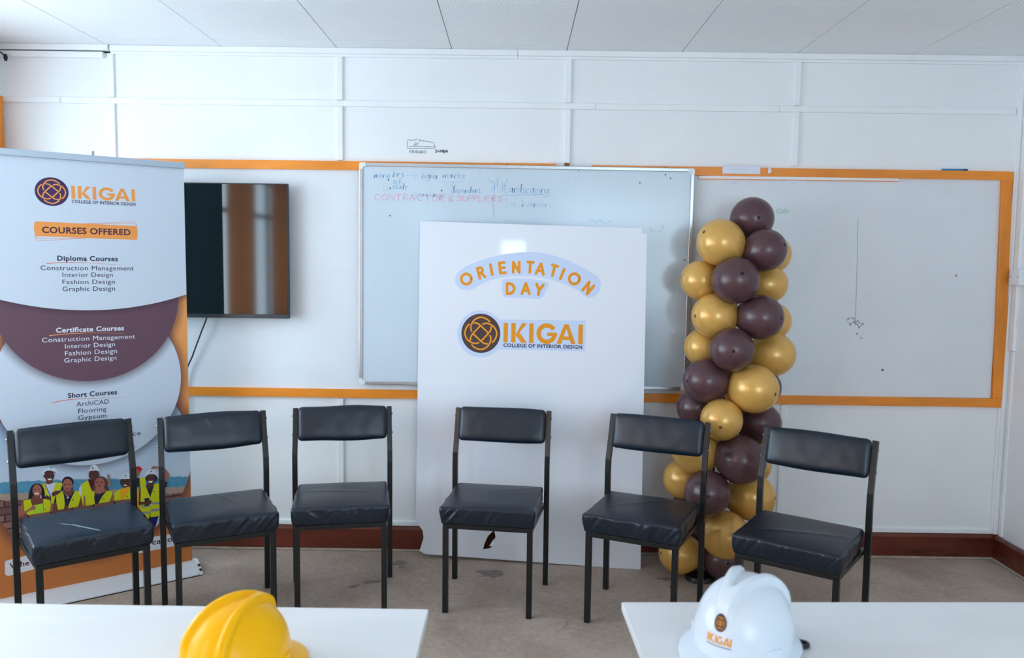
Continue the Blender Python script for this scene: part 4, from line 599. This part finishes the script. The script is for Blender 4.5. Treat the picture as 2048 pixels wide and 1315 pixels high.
# ------------------------------------------------------------------ roll-up banner
BO = Vector(D_banner['o']); BA = D_banner['a']; BH = D_banner['H']; BWd = D_banner['W']
ban = empty('roll_up_banner', BO, BA); tag(ban, 'tall printed roll-up banner listing college courses at the left', 'banner')
def canvas_material():
    m = bpy.data.materials.new('banner_print'); m.use_nodes = True; nt = m.node_tree; N = nt.nodes; L = nt.links; b = N['Principled BSDF']
    tc = N.new('ShaderNodeTexCoord'); sp = N.new('ShaderNodeSeparateXYZ'); L.new(tc.outputs['Object'], sp.inputs[0]); U, V = sp.outputs[0], sp.outputs[2]
    def mth(op, *a):
        n = N.new('ShaderNodeMath'); n.operation = op
        for i, q in enumerate(a):
            if isinstance(q, (int, float)): n.inputs[i].default_value = q
            else: L.new(q, n.inputs[i])
        return n.outputs[0]
    def dist(c): return mth('SUBTRACT', mth('POWER', mth('ADD', mth('POWER', mth('SUBTRACT', U, c[0]), 2), mth('POWER', mth('SUBTRACT', V, c[1]), 2)), .5), c[2])
    def rng(v, a, b_, c=0., d=1.):
        n = N.new('ShaderNodeMapRange'); n.interpolation_type = 'SMOOTHSTEP'; n.inputs['From Min'].default_value = a; n.inputs['From Max'].default_value = b_; n.inputs['To Min'].default_value = c; n.inputs['To Max'].default_value = d; L.new(v, n.inputs['Value']); return n.outputs[0]
    def mix(a, b_, f):
        x = N.new('ShaderNodeMix'); x.data_type = 'RGBA'; L.new(f, x.inputs['Factor'])
        for q, nm in ((a, 'A'), (b_, 'B')):
            if isinstance(q, tuple): x.inputs[nm].default_value = q
            else: L.new(q, x.inputs[nm])
        return x.outputs['Result']
    nz = N.new('ShaderNodeTexNoise'); nz.inputs['Scale'].default_value = 26; nz.inputs['Detail'].default_value = 5; L.new(tc.outputs['Object'], nz.inputs['Vector'])
    jit = mth('MULTIPLY', mth('SUBTRACT', nz.outputs['Fac'], .5), .03)
    d0, d1, d2, d3 = [dist(c) for c in D_circ]
    base = mix(lin(206,126,66), lin(240,164,92), rng(V, .1, 1.5))
    # printed photograph: sky, far hills, stone wall
    sky = mix(lin(196,212,230), lin(160,190,220), rng(V, .55, .9))
    ve = mth('ADD', mth('ADD', V, mth('MULTIPLY', U, .12)), jit)
    hills = mix(lin(92,166,204), lin(70,124,150), nz.outputs['Fac'])
    brk = N.new('ShaderNodeTexBrick'); brk.inputs['Scale'].default_value = 1; brk.inputs['Brick Width'].default_value = .09; brk.inputs['Row Height'].default_value = .034; brk.inputs['Mortar Size'].default_value = .004
    brk.inputs['Color1'].default_value = lin(150,110,100); brk.inputs['Color2'].default_value = lin(104,70,70); brk.inputs['Mortar'].default_value = lin(70,50,52)
    cb = N.new('ShaderNodeCombineXYZ'); L.new(U, cb.inputs[0]); L.new(V, cb.inputs[1]); L.new(cb.outputs[0], brk.inputs['Vector'])
    ph = mix(sky, hills, rng(ve, .602, .596)); ph = mix(ph, lin(170,150,134), rng(ve, .546, .543)); ph = mix(ph, brk.outputs['Color'], rng(ve, .515, .510))
    sh = lin(70,40,60)
    def layer(cur, d, col, sw=.05, so=.012, st=.75):
        cur = mix(cur, sh, rng(d, sw, -.01, 0, st)); return mix(cur, col, rng(d, .0012, -.0012))
    c = layer(base, d3, ph, .07); c = layer(c, d2, lin(202,215,230), .05); c = layer(c, d1, lin(100,70,86), .05); c = layer(c, d0, lin(204,217,231), .04, st=.8)
    L.new(c, b.inputs['Base Color']); b.inputs['Roughness'].default_value = .42; b.inputs['Specular IOR Level'].default_value = .35
    w = N.new('ShaderNodeTexWave'); w.bands_direction = 'Z'; w.inputs['Scale'].default_value = 60; w.inputs['Distortion'].default_value = .4; L.new(tc.outputs['Object'], w.inputs['Vector'])
    bp = N.new('ShaderNodeBump'); bp.inputs['Strength'].default_value = .05; bp.inputs['Distance'].default_value = .001; L.new(w.outputs['Fac'], bp.inputs['Height']); L.new(bp.outputs[0], b.inputs['Normal'])
    return m
mb = MB(); mb.box((0, 0, .045), (BWd, .0012, BH-.005)); canvas = mb.build('canvas', canvas_material(), ban)
mb = MB(); mb.box((.0005, .00125, .045), (BWd-.0005, .0020, BH-.005)); mb.build('canvas_backing', mat('dark_teal_backing', (52,84,98), .6, .3), ban)
mb = MB(); mb.box((-.004, -.010, BH-.022), (BWd+.004, .014, BH+.008)); mb.build('top_rail', mat('dull_aluminium', (178,192,206), .4, .5, .4), ban, bevel=.003)
mb = MB(); prof = [(-.095, .004), (-.092, .014), (-.018, .050), (.004, .056), (.050, .046), (.078, .026), (.082, .004)]
mb.prism([(-.01, p[0], p[1]) for p in prof], (BWd+.02, 0, 0)); mb.build('base', mat('pearl_aluminium', (226,229,234), .32, .5, .15), ban, bevel=.004)
mb = MB(); mb.prism([(BWd+.0101, p[0], p[1]) for p in prof], (.018, 0, 0)); cap = mb.build('end_cap', M_PLASTW, ban, bevel=.002)
for t in (.22, .62):
    yy = -.092+.074*t; zz = .014+.036*t; mb = MB(); mb.prism([(BWd+.015, yy-.006, zz-.0012), (BWd+.0265, yy-.006, zz-.0012), (BWd+.0265, yy+.008, zz+.0055), (BWd+.015, yy+.008, zz+.0055)], (0, -.0012, .0022)); mb.build('slot', M_PLASTB, cap)
mb = MB(); mb.box((-.02, -.093, 0), (BWd+.012, -.070, .0045)); mb.box((-.02, .055, 0), (BWd+.012, .082, .0045)); mb.build('foot', M_PLASTB, ban)
mb = MB(); mb.tube([(.45, .022, .04), (.452, .018, BH+.03)], .006, 10); mb.build('support_pole', M_ALU, ban, smooth=True)
def film(): return Film((0, -.0003, 0), (1,0,0), (0,0,1), (0,-1,0))
F = film(); emblem(F, *D_blogo, PR['plum'], PR['orange'], 0); F.build('printed_emblem', canvas)
F = film(); heavy_word(F, *D_bikigai, PR['orange'], 0); F.build('printed_wordmark', canvas)
F = film(); F.poly(D_bbox, PR['orange'], 0); F.build('printed_plaque', canvas)
F = film()
for p in D_blines: F.stroke(p, .0014, PR['line_red'], 0)
F.build('plaque_outline', canvas)
for i, p in enumerate(D_bunder): F = film(); F.stroke(catmull(p, 5), .004, PR['orange'] if i == 1 else PR['line_red'], 0, taper=lambda t: 1-.85*t); F.build('heading_underline', canvas)
for p in D_btags: F = film(); F.poly(p, PR['white'], 0); F.build('printed_plaque', canvas)
for st, (u, v, w, c), col, bd in D_btext: F = film(); film_text(F, st, u, v, w, c, PR[col], bd, .0002); F.build('printed_line', canvas)
F = Film((0, -.0003, 0), (1,0,0), (0,0,1), (0,-1,0))
for i, (col, pts) in enumerate(D_people): F.poly(pts, PR[col], i*.00004)
o = F.build('printed_group_photo', canvas); o['label'] = 'printed photo of people in yellow safety vests'

# ------------------------------------------------------------------ television and its cable
TVX1, TVX0, TVZ0, TVZ1 = -1.2085, -2.44, 1.294, 2.010
M_SCREEN = mat('glossy_dark_screen', (16,28,34), .06, .5); M_SCREEN.node_tree.nodes['Principled BSDF'].inputs['IOR'].default_value = 1.62
tv = empty('television', ((TVX0+TVX1)/2, -.05, TVZ0)); tag(tv, 'large black flat television mounted on the wall beside the banner', 'television')
w2 = (TVX1-TVX0)/2; hh = TVZ1-TVZ0
mb = MB(); mb.box((-w2, -.038, 0), (w2, -.012, hh)); mb.build('housing', M_PLASTB, tv, bevel=.004)
mb = MB(); mb.box((-w2+.2, -.012, .12), (w2-.2, .018, hh-.14)); mb.build('rear_bulge', M_PLASTB, tv, bevel=.006)
mb = MB(); mb.box((-w2+.007, -.0392, .022), (w2-.007, -.037, hh-.006)); mb.build('screen', M_SCREEN, tv)
mb = MB(); mb.box((-w2+.001, -.0412, .001), (w2-.001, -.036, .021)); mb.build('lower_bezel', mat('dark_grey_bezel', (44,48,54), .35, .5), tv, bevel=.001)
mb = MB(); mb.box((-.2, .018, .2), (.2, .0415, .5)); mb.build('wall_bracket', M_BLACKST, tv)
mb = MB(); mb.tube(catmull([(-1.665, -.045, 1.33), (-1.668, -.046, 1.29), (-1.70, -.045, 1.21), (-1.75, -.035, 1.09), (-1.80, -.03, .95), (-1.83, -.03, .6)], 8), .004, 8)
tag(mb.build('power_cable', M_PLASTB, None, smooth=True), 'thin black cable running down from the television behind the banner', 'cable')

# ------------------------------------------------------------------ whiteboard
wb = empty('whiteboard', (-.8455, -.0235, .938), 0, -D_wba); tag(wb, 'aluminium-framed whiteboard with faded marker writing on the wall', 'whiteboard')
WW, WH = 1.79, 1.193
M_WB = mat('glossy_whiteboard', (207,221,232), .16, .5, var=.025, vscale=2.0, rvar=.05)
mb = MB(); mb.box((.01, -.014, .01), (WW-.01, -.002, WH-.01)); surf = mb.build('writing_surface', M_WB, wb)
def fbar(a, b, nm='frame_rail'):
    mb = MB(); mb.box(a, b); mb.build(nm, M_ALU, wb, bevel=.003)
fbar((.03, -.021, 0), (WW-.03, -.0005, .019)); fbar((.03, -.021, WH-.019), (WW-.03, -.0005, WH)); fbar((0, -.021, .03), (.019, -.0005, WH-.03)); fbar((WW-.019, -.021, .03), (WW, -.0005, WH-.03))
for cx, cz in ((0,0),(1,0),(0,1),(1,1)):
    X0, Z0 = (0 if not cx else WW), (0 if not cz else WH); sx, sz = (1 if not cx else -1), (1 if not cz else -1); r = .014
    pts = [(X0+sx*r*(1-math.cos(a)), Z0+sz*r*(1-math.sin(a))) for a in [PI/2*k/5 for k in range(6)]]
    # L-shaped rounded corner piece
    pts = [(X0, Z0+sz*.034)]+pts+[(X0+sx*.034, Z0), (X0+sx*.034, Z0+sz*.021), (X0+sx*.021, Z0+sz*.021), (X0+sx*.021, Z0+sz*.034)]
    mb = MB(); mb.prism([(p[0], -.0225, p[1]) for p in pts], (0, .0225, 0)); mb.build('corner_cap', M_PLASTW, wb, bevel=.001)
fbar((.30, -.018, .004), (WW-.22, -.0165, .012), 'tray_lip')
F = Film((0, -.0144, 0), (1,0,0), (0,0,1), (0,-1,0))
for st, (u, v, w, c), col in D_wtext: f = Film((0, -.0144, 0), (1,0,0), (0,0,1), (0,-1,0)); hand(f, st, u, v, w, c, M_INK[col], 0, .0032 if col in ('bl','rd','bl2') else .003); f.build('marker_word', surf)
for col, p in D_wline: F.stroke(catmull(p, 5), .003, M_INK[col], .0001)
for u, v in D_wdots: F.ell(u, v, .0035, .0045, M_INK['dark'], .0001, 8)
F.stroke(D_wsmear, .006, M_INK['bl3'], 0)
for i in range(40):
    u = random.uniform(.08, WW-.1); v = random.uniform(.1, WH-.1); a = random.gauss(0, .5); l = random.uniform(.01, .06); F.stroke([(u, v), (u+l*math.cos(a), v+l*math.sin(a))], .0012, M_INK['bl3'], 0)
o = F.build('marker_smudges', surf); o['kind'] = 'stuff'; o['label'] = 'stray marker strokes, dots and smudges'
cu, cv = D_wchip; mb = MB(); mb.prism([(-.012,0,-.014),(.006,0,-.016),(.012,0,.004),(.004,0,.015),(-.010,0,.012)], (0,-.008,0)); ck = mb.build('putty_lump', M_PAPER, None, bevel=.002)
ck.location = wb.matrix_basis @ Vector((cu, -.0142, cv)); tag(ck, 'small white lump of putty stuck low on the whiteboard', 'putty')

# ------------------------------------------------------------------ orientation board leaning on the wall
bd = D_board; ex = Vector(bd['x']); ez = Vector(bd['z']); en = ez.cross(ex)     # en points into the wall
root = empty('orientation_board'); M4 = Matrix((ex, en, ez)).transposed().to_4x4(); M4.translation = Vector(bd['o']); root.matrix_world = M4
tag(root, 'large white leaning display board reading orientation day', 'sign board')
M_FOAM = mat('glossy_white_board', (236,240,249), .05, .9, bump=.03, bscale=9, bstretch=(6,1,.5))
def sheet(outer, holes, th):
    loops = [[Vector((u, v, 0)) for u, v in l] for l in [outer]+holes]; flatp = [p for l in loops for p in l]; tri = tessellate_polygon(loops); n = len(flatp); mb = MB(); fs = []
    for t in tri:
        a, b, c = [flatp[i] for i in t]; q = tuple(t) if (b-a).cross(c-a).z > 0 else tuple(t)[::-1]
        fs.append(q); fs.append(tuple(i+n for i in q[::-1]))
    o = 0
    for l in loops:
        k = len(l)
        for i in range(k): a, b = o+i, o+(i+1) % k; fs.append((a, b, b+n, a+n))
        o += k
    mb.add([(p.x, 0, p.y) for p in flatp]+[(p.x, th, p.y) for p in flatp], fs); return mb
sheet(D_boardol, [D_hole], .006).build('sheet', M_FOAM, root)
hc = D_flap; mb = MB(); mb.prism([(hc[0][0], .004, hc[0][1]), (hc[1][0], .0035, hc[1][1]), (hc[2][0], .016, hc[2][1]), (hc[3][0], .020, hc[3][1])], (0, .002, 0)); mb.build('torn_flap', M_FOAM, root)
F = Film((0, -.0003, 0), (1,0,0), (0,0,1), (0,-1,0))
stk = []
for i, nm in enumerate(('arched_sticker', 'lower_sticker', 'logo_sticker')):
    f = Film((0, -.0003, 0), (1,0,0), (0,0,1), (0,-1,0)); f.poly(D_st[i], M_STICK, 0); stk.append(f.build(nm, root))
LT = {'O': None, 'R': [[(0,0),(0,1)],[(0,1),(.3,1),(.43,.93),(.48,.76),(.42,.58),(.3,.51),(0,.51)],[(.24,.5),(.52,0)]], 'I': [[(0,0),(0,1)]], 'E': [[(.5,1),(0,1),(0,0),(.5,0)],[(0,.5),(.46,.5)]], 'N': [[(0,0),(0,1),(.58,0),(.58,1)]],
      'T': [[(0,1),(.56,1)],[(.28,1),(.28,0)]], 'A': [[(0,0),(.37,1),(.74,0)],[(.13,.3),(.61,.3)]], 'D': [[(0,0),(0,1),(.25,1),(.5,.9),(.66,.68),(.7,.5),(.66,.32),(.5,.1),(.25,0),(0,0)]], 'Y': [[(0,1),(.33,.45),(.66,1)],[(.33,.45),(.33,0)]]}
hgt = D_ltrh; sw = .215*hgt; ic = hgt-sw
for i, (ch, (u, v), an) in enumerate(D_ltr):
    f = Film((0, -.0005, 0), (1,0,0), (0,0,1), (0,-1,0)); a = math.radians(an); ca, sa = math.cos(a), math.sin(a)
    if ch == 'O': f.stroke([(u+ic*.5*math.cos(2*PI*k/36), v+ic*.5*math.sin(2*PI*k/36)) for k in range(38)], sw, M_LETTER, 0); f.build('letter', stk[0]); continue
    st = LT[ch]; xs = [p[0] for q in st for p in q]; cx = (min(xs)+max(xs))/2
    for q in st:
        pts = [((p[0]-cx)*ic, (p[1]-.5)*ic) for p in q]; pts = [(u+ca*x-sa*z, v+sa*x+ca*z) for x, z in pts]
        for k in range(len(pts)-1): f.stroke(pts[k:k+2], sw, M_LETTER, 0, rnd=True)
    f.build('letter', stk[1 if i >= 11 else 0])
f = Film((0, -.0005, 0), (1,0,0), (0,0,1), (0,-1,0)); emblem(f, D_plogo[0], D_plogo[1], D_plogo[2], D_plogo[2], M_DISC, M_LOGO, 0); f.build('emblem', stk[2])
f = Film((0, -.0005, 0), (1,0,0), (0,0,1), (0,-1,0)); heavy_word(f, *D_pikigai, M_LETTER, 0); f.build('wordmark', stk[2])
f = Film((0, -.0005, 0), (1,0,0), (0,0,1), (0,-1,0)); film_text(f, 'COLLEGE OF INTERIOR DESIGN', *D_pcollege, M_COLL, .03, 0); f.build('lettering', stk[2])

# ------------------------------------------------------------------ papers, tape, pen on the frame
def note(name, x0, x1, z0, z1, y, label, lines):
    mb = MB(); n = 6
    for i in range(n+1):
        t = i/n; x = x0+(x1-x0)*t; b = -.0015*math.sin(PI*t)
        mb.v += [(x, y+b, z0), (x, y+b, z1)]
    for i in range(n): mb.f.append((2*i, 2*i+2, 2*i+3, 2*i+1)); mb.m.append(0)
    o = mb.build(name, M_PAPER); s_ = o.modifiers.new('thick', 'SOLIDIFY'); s_.thickness = .0004; tag(o, label, 'paper')
    F = Film((0, y-.0019, 0), (1,0,0), (0,0,1), (0,-1,0)); u, w, v = lines; q = [(u+w*k/22, v+.0045*math.sin(k*2.3)+.003*math.sin(k*5.1)) for k in range(23)]
    for k in range(0, 22, 3): F.stroke(q[k:k+3], .0016, M_INK['bl3'], 0)
    F.build('faint_writing', o)
note('paper_label', 1.103, 1.305, 2.098, 2.141, -.0235, 'wide paper strip taped on the upper orange rail', (1.135, .10, 2.122))
note('paper_label', 1.138, 1.238, 2.036, 2.067, -.0085, 'small paper label above the balloons, below the wide strip', (1.145, .045, 2.052))
note('paper_label', 1.449, 1.557, 2.040, 2.068, -.0085, 'small paper label right of the balloon column top', (1.463, .05, 2.053))
mb = MB(); mb.prism([(1.349,-.0225,2.133),(1.361,-.0225,2.128),(1.366,-.0225,2.112),(1.355,-.0225,2.099),(1.346,-.0225,2.104),(1.347,-.0225,2.125)], (0,-.004,0))
tag(mb.build('tape_scrap', M_PAPER, None, bevel=.001), 'torn scrap of white tape on the orange rail', 'tape')
pen = empty('marker_pen', (2.35, -.011, 2.1345)); tag(pen, 'blue marker pen lying on top of the orange rail', 'pen')
mb = MB(); mb.tube([(-.07,0,0),(-.068,0,0),(.045,0,-.0005)], [.003,.0055,.0055], 10); mb.build('barrel', mat('blue_pen', (46,132,190), .35, .5), pen, smooth=True)
mb = MB(); mb.tube([(.046,0,-.0005),(.066,0,-.0008),(.069,0,-.001)], [.006,.006,.003], 10); mb.build('cap', mat('navy_pen_cap', (34,52,130), .35, .5), pen, smooth=True)

# ------------------------------------------------------------------ balloon column
stand = empty('balloon_stand', (.97, -.36, 0)); tag(stand, 'black stand with thin pole inside the balloon column', 'stand')
mb = MB(); mb.tube([(0,0,0),(0,0,.006),(0,0,.024),(0,0,.03)], [.072,.075,.070,.03], 28); mb.build('base', M_PLASTB, stand, smooth=False)
mb = MB(); mb.tube([(0,0,.03),(.176,.039,1.70)], .007, 10); mb.build('pole', M_PLASTB, stand, smooth=True)
BL = ['brown balloon at the very top of the column', 'large gold balloon at the upper left, just under the top one', 'brown balloon at the upper right, touching the top one', 'gold balloon half hidden behind the upper right brown one',
 'brown balloon facing front in the second tier, with dark centre tip', 'gold balloon sticking out at the left of the second tier', 'gold balloon at the right of the second tier, behind the brown', 'gold balloon left of centre in the third tier',
 'brown balloon right of centre in the third tier', 'gold balloon peeking out right behind the third tier brown', 'gold balloon at the left edge of the fourth tier', 'brown balloon facing front in the fourth tier', 'gold balloon at the right of the fourth tier, rightmost of all',
 'brown balloon at the left of the column, level with the orange rail above', 'large gold balloon facing front on the right, level with the lower orange rail', 'brown balloon mostly hidden behind the large front gold one', 'gold balloon deep inside the column, between brown ones',
 'brown balloon at the left, just above the chair back', 'gold balloon facing front between the two right chair backs', 'brown balloon at the right, touching the far right chair post', 'gold balloon partly behind the second right chair backrest',
 'large brown balloon in the gap between the two right chairs', 'gold balloon sticking out left, under the chair backrest', 'brown balloon behind the second right chair post', 'gold balloon behind the far right chair post, above its seat',
 'large gold balloon low in the gap between the two right chairs', 'lowest gold balloon resting near the floor at the left', 'lowest brown balloon resting on the floor by the white hard hat', 'dark brown balloon low at the back, seen under the chair seat', 'brown balloon low at the back left, barely showing', 'gold balloon peeking out behind the large low brown one']
prof = []
for k in range(21):
    t = PI*k/20; z = -math.cos(t); r = math.sin(t)
    if z < 0: r *= 1-.10*(-z)**2; z *= 1.16
    prof.append((r, z*1.02))
bal_mesh = {}
def balloon_mesh(c):
    if c in bal_mesh: return bal_mesh[c]
    n = 36; mb = MB()
    for r, z in prof[1:-1]:
        for k in range(n): mb.v.append((r*math.cos(2*PI*k/n), r*math.sin(2*PI*k/n), z))
    R_ = len(prof)-2; b0 = len(mb.v); mb.v += [(0,0,prof[0][1]), (0,0,prof[-1][1])]
    for i in range(R_-1):
        for k in range(n): mb.f.append((i*n+k, i*n+(k+1)%n, (i+1)*n+(k+1)%n, (i+1)*n+k)); mb.m.append(0)
    for k in range(n): mb.f.append((b0, (k+1)%n, k)); mb.f.append((b0+1, (R_-1)*n+k, (R_-1)*n+(k+1)%n)); mb.m += [0, 0]
    o = mb.build('balloon', M_GOLD if c == 'g' else M_BROWN, None, smooth=True); me = o.data; bpy.data.objects.remove(o)
    mb = MB(); z = -1.16*1.02; mb.tube([(0,0,z+.05),(0,0,z-.03),(0,0,z-.07),(0,0,z-.10)], [.09,.05,.05,.10], 12); o = mb.build('knot', M_GOLD if c == 'g' else M_BROWN, None, smooth=True); kn = o.data; bpy.data.objects.remove(o)
    mb = MB(); mb.tube([(0,0,.995),(0,0,1.022),(0,0,1.034)], [.10,.07,.02], 16); o = mb.build('tip', M_GTIP if c == 'g' else M_BTIP, None, smooth=True); tp = o.data; bpy.data.objects.remove(o)
    bal_mesh[c] = (me, kn, tp); return bal_mesh[c]
for i, (c, P, r, d) in enumerate(D_balloons):
    me, kn, tp = balloon_mesh(c); r = r*1.0
    o = bpy.data.objects.new('balloon', me); COL.objects.link(o); q = Vector(d).to_track_quat('Z', 'Y'); o.location = P; o.rotation_mode = 'QUATERNION'; o.rotation_quaternion = q; o.scale = (r, r, r)
    tag(o, BL[i], 'balloon', 'balloons of the column')
    for nm, mm in (('knot', kn), ('tip', tp)):
        k = bpy.data.objects.new(nm, mm); COL.objects.link(k); k.parent = o
mb = MB()
for (x, y, z) in ((1.075, -.38, 1.44), (1.085, -.39, 1.28), (1.06, -.40, .72), (1.03, -.40, .62)):
    mb.tube(catmull([(x, y, z+.05), (x+.006, y-.01, z), (x-.004, y, z-.05)], 4), .0012, 6)
mb.build('tie_string', mat('pale_string', (200,180,140), .6, .3), stand).location = (-.97, .36, 0)

# ------------------------------------------------------------------ tables and hard hats
def table(x0, y1, L_, Dp, rz, sgn, label):
    root = empty('work_table', (x0, y1, 0), rz); tag(root, label, 'table')
    a, b = (0, L_) if sgn > 0 else (-L_, 0)
    mb = MB(); mb.box((a, -Dp, .728), (b, 0, .75)); mb.build('top', M_TABLE, root, bevel=.002)
    mb = MB()
    for p in ((a+.06, -Dp+.06, b-.06, -Dp+.08), (a+.06, -.08, b-.06, -.06)): mb.box((p[0], p[1], .65), (p[2], p[3], .7285))
    for p in ((a+.06, -Dp+.06, a+.08, -.06), (b-.08, -Dp+.06, b-.06, -.06)): mb.box((p[0], p[1], .6505), (p[2], p[3], .728))
    mb.build('apron', M_PLASTW, root)
    for px in (a+.08, b-.08):
        for py in (-Dp+.08, -.08):
            mb = MB(); mb.box((px-.022, py-.022, 0), (px+.022, py+.022, .70)); mb.build('leg', M_BLACKST, root, bevel=.002)
table(-.2043, -2.412, 1.5, .62, 0.0, -1, 'white table in the left foreground under the yellow hard hat')
table(.2832, -2.355, 1.5, .62, .0325, 1, 'white table in the right foreground under the white hard hat')
def hat_surface(az, s, rx=.106, ry=.126, h=.146):
    # az: 0 = front (+y), s: 0 brim level .. 1 crown
    r = (1-min(1,s)**2.5)**(1/2.2); x = rx*r*math.sin(az); y = ry*r*math.cos(az); z = h*s
    yy = y/ry; d = 0
    if z > .02:
        # two ridges meeting over the forehead and spreading to the back, hollow between
        t = (0.72-yy)/1.55; t = max(-.2, min(1.15, t)); half = .006+.044*max(0, t)
        ax = abs(x); wdt = .015
        def sst(a, b, v): u = max(0, min(1, (v-a)/(b-a))); return u*u*(3-2*u)
        out = 1-sst(half+.006, half+wdt, ax); hol = 1-sst(half-.013, half-.005, ax)
        ends = sst(-.14, .03, t)*(1-sst(.93, 1.05, t)); d = ends*(.0165*out-.0130*hol*sst(.10,.28,t))
    nrm = Vector((x/rx**2, y/ry**2, z/h**2*1.1+.001)); nrm.normalize()
    return Vector((x, y, z))+nrm*d, nrm
def hard_hat(x, y, z, ang, m, label, tilt=(0,0), deco=False, sc=1):
    root = empty('hard_hat', (x, y, z)); root.scale = (sc, sc, sc); root.rotation_euler = (tilt[0], tilt[1], ang); tag(root, label, 'hard hat', 'hard hats on the tables')
    na, ns = 160, 64; mb = MB(); base = .016
    for j in range(ns):
        s = math.sin(PI/2*j/ns)**1.0
        for i in range(na): p, _ = hat_surface(2*PI*i/na, s); mb.v.append((p.x, p.y, p.z+base))
    p, _ = hat_surface(0, 1.0); mb.v.append((0, 0, hat_surface(0, .9999)[0].z+base)); top = len(mb.v)-1
    for j in range(ns-1):
        for i in range(na): mb.f.append((j*na+i, j*na+(i+1)%na, (j+1)*na+(i+1)%na, (j+1)*na+i)); mb.m.append(0)
    for i in range(na): mb.f.append(((ns-1)*na+i, (ns-1)*na+(i+1)%na, top)); mb.m.append(0)
    sh = mb.build('shell', m, root, smooth=True)
    mb = MB(); ring = []
    for i in range(na):
        az = 2*PI*i/na; c = max(0, math.cos(az)); wv = .016+.032*c**1.6; p, n_ = hat_surface(az, 0); d = Vector((math.sin(az), math.cos(az), 0))
        dz = -.004-.010*c**1.5
        ring.append([Vector((p.x, p.y, base+.004))-d*.002, Vector((p.x, p.y, base+.001))+d*wv*.5+Vector((0,0,dz*.35)), Vector((p.x, p.y, base))+d*wv+Vector((0,0,dz)), Vector((p.x, p.y, base))+d*(wv+.002)+Vector((0,0,dz-.002)), Vector((p.x, p.y, base))+d*wv+Vector((0,0,dz-.004)), Vector((p.x, p.y, base-.003))-d*.002])
    k = 6
    for r in ring: mb.v += [tuple(q) for q in r]
    for i in range(na):
        for j in range(k-1): a = i*k+j; b = ((i+1)%na)*k+j; mb.f.append((a, b, b+1, a+1)); mb.m.append(0)
    mb.build('brim', m, root, smooth=True)
    mb = MB(); mb.tube([(.085*math.sin(2*PI*i/40), .100*math.cos(2*PI*i/40), .012) for i in range(41)], .010, 8); mb.build('head_band', M_PLASTB, root, smooth=True)
    for sx in (-1, 1):
        th = sx*1.12; p, n_ = hat_surface(th, .08); r_ = math.hypot(p.x, p.y); mb = MB(); mb.box((-.019, r_-.010, base+.002), (.019, r_+.005, base+.030)); so = mb.build('accessory_slot', m, sh, bevel=.004); so.rotation_euler = (0, 0, -math.atan2(p.x, p.y))
    mb = MB(); mb.tube(catmull([(-.080, -.05, .010), (-.100, -.074, .007), (-.110, -.092, .006), (-.102, -.106, .006), (-.082, -.102, .006), (-.06, -.09, .009)], 6), .005, 8); mb.build('chin_strap', M_PLASTB, root, smooth=True)
    if deco:
        def D(u, v, l): # u right, v up around the front centre
            u *= 1.15; v *= 1.15; p, n_ = hat_surface(-u/.118, .50+v/.150); return Vector((p.x, p.y, p.z+base))+n_*l
        fm = MB(); ms = [M_DISC, M_LETTER, PR['plum'], M_LOGO]
        def disc(cu, cv, r, l, mi, n=28, r0=0):
            vs = []; fs = []; rings = 5
            for j in range(rings+1):
                rr = r0+(r-r0)*j/rings
                for i in range(n): vs.append(D(cu+rr*math.cos(2*PI*i/n), cv+rr*math.sin(2*PI*i/n), l))
            for j in range(rings):
                for i in range(n): fs.append((j*n+i, j*n+(i+1)%n, (j+1)*n+(i+1)%n, (j+1)*n+i))
            fm.add(vs, fs, mi)
        def seg(a, b, w, l, mi, n=6):
            dx, dy = b[0]-a[0], b[1]-a[1]; q = math.hypot(dx, dy); nx, ny = -dy/q*w/2, dx/q*w/2; vs = []
            for i in range(n+1): t = i/n; vs += [D(a[0]+dx*t+nx, a[1]+dy*t+ny, l), D(a[0]+dx*t-nx, a[1]+dy*t-ny, l)]
            fm.add(vs, [(2*i, 2*i+1, 2*i+3, 2*i+2) for i in range(n)], mi)
        disc(0, .004, .0150, .0006, 0)
        for k in range(4):
            a = k*PI/2+PI/4; c = (.0048*math.cos(a), .004+.0048*math.sin(a)); pts = [(c[0]+.0062*math.cos(q*PI/8), c[1]+.0062*math.sin(q*PI/8)) for q in range(17)]
            for q in range(16): seg(pts[q], pts[q+1], .0008, .0010, 3, 1)
        y0, y1, w = -.0335, -.0185, .0034
        for x in (-.0260, -.0035+.002-.004, .0275): seg((x, y0), (x, y1), w, .0006, 1)
        seg((-.0205, y0), (-.0205, y1), w, .0006, 1); seg((-.0195, -.026), (-.0115, y1), w, .0006, 1); seg((-.0185, -.026), (-.0105, y0), w, .0006, 1)
        for q in range(4, 27): a0 = q*PI/14; a1 = (q+1)*PI/14; seg((.0045+.006*math.cos(a0), -.026+.006*math.sin(a0)), (.0045+.006*math.cos(a1), -.026+.006*math.sin(a1)), w*.9, .0006, 1, 1)
        seg((.0050, -.0268), (.0108, -.0268), w*.8, .0008, 1); seg((.0135, y0), (.0187, y1), w*.9, .0006, 1); seg((.0242, y0), (.0190, y1), w*.9, .0006, 1); seg((.0152, -.030), (.0225, -.030), w*.7, .0008, 1)
        seg((-.027, -.0375), (.029, -.0375), .0014, .0006, 2, 14)
        e = fm.build('printed_logo', ms, sh); e['label'] = 'small brown emblem and orange lettering'
    return root
hard_hat(-.566, -2.73, .7505, math.radians(-25), M_YEL, 'yellow hard hat with raised ridges on the left table', sc=.93)
hard_hat(.528, -2.585, .7505, math.radians(180-42), M_WHT, 'white hard hat with small emblem on the right table', deco=True)
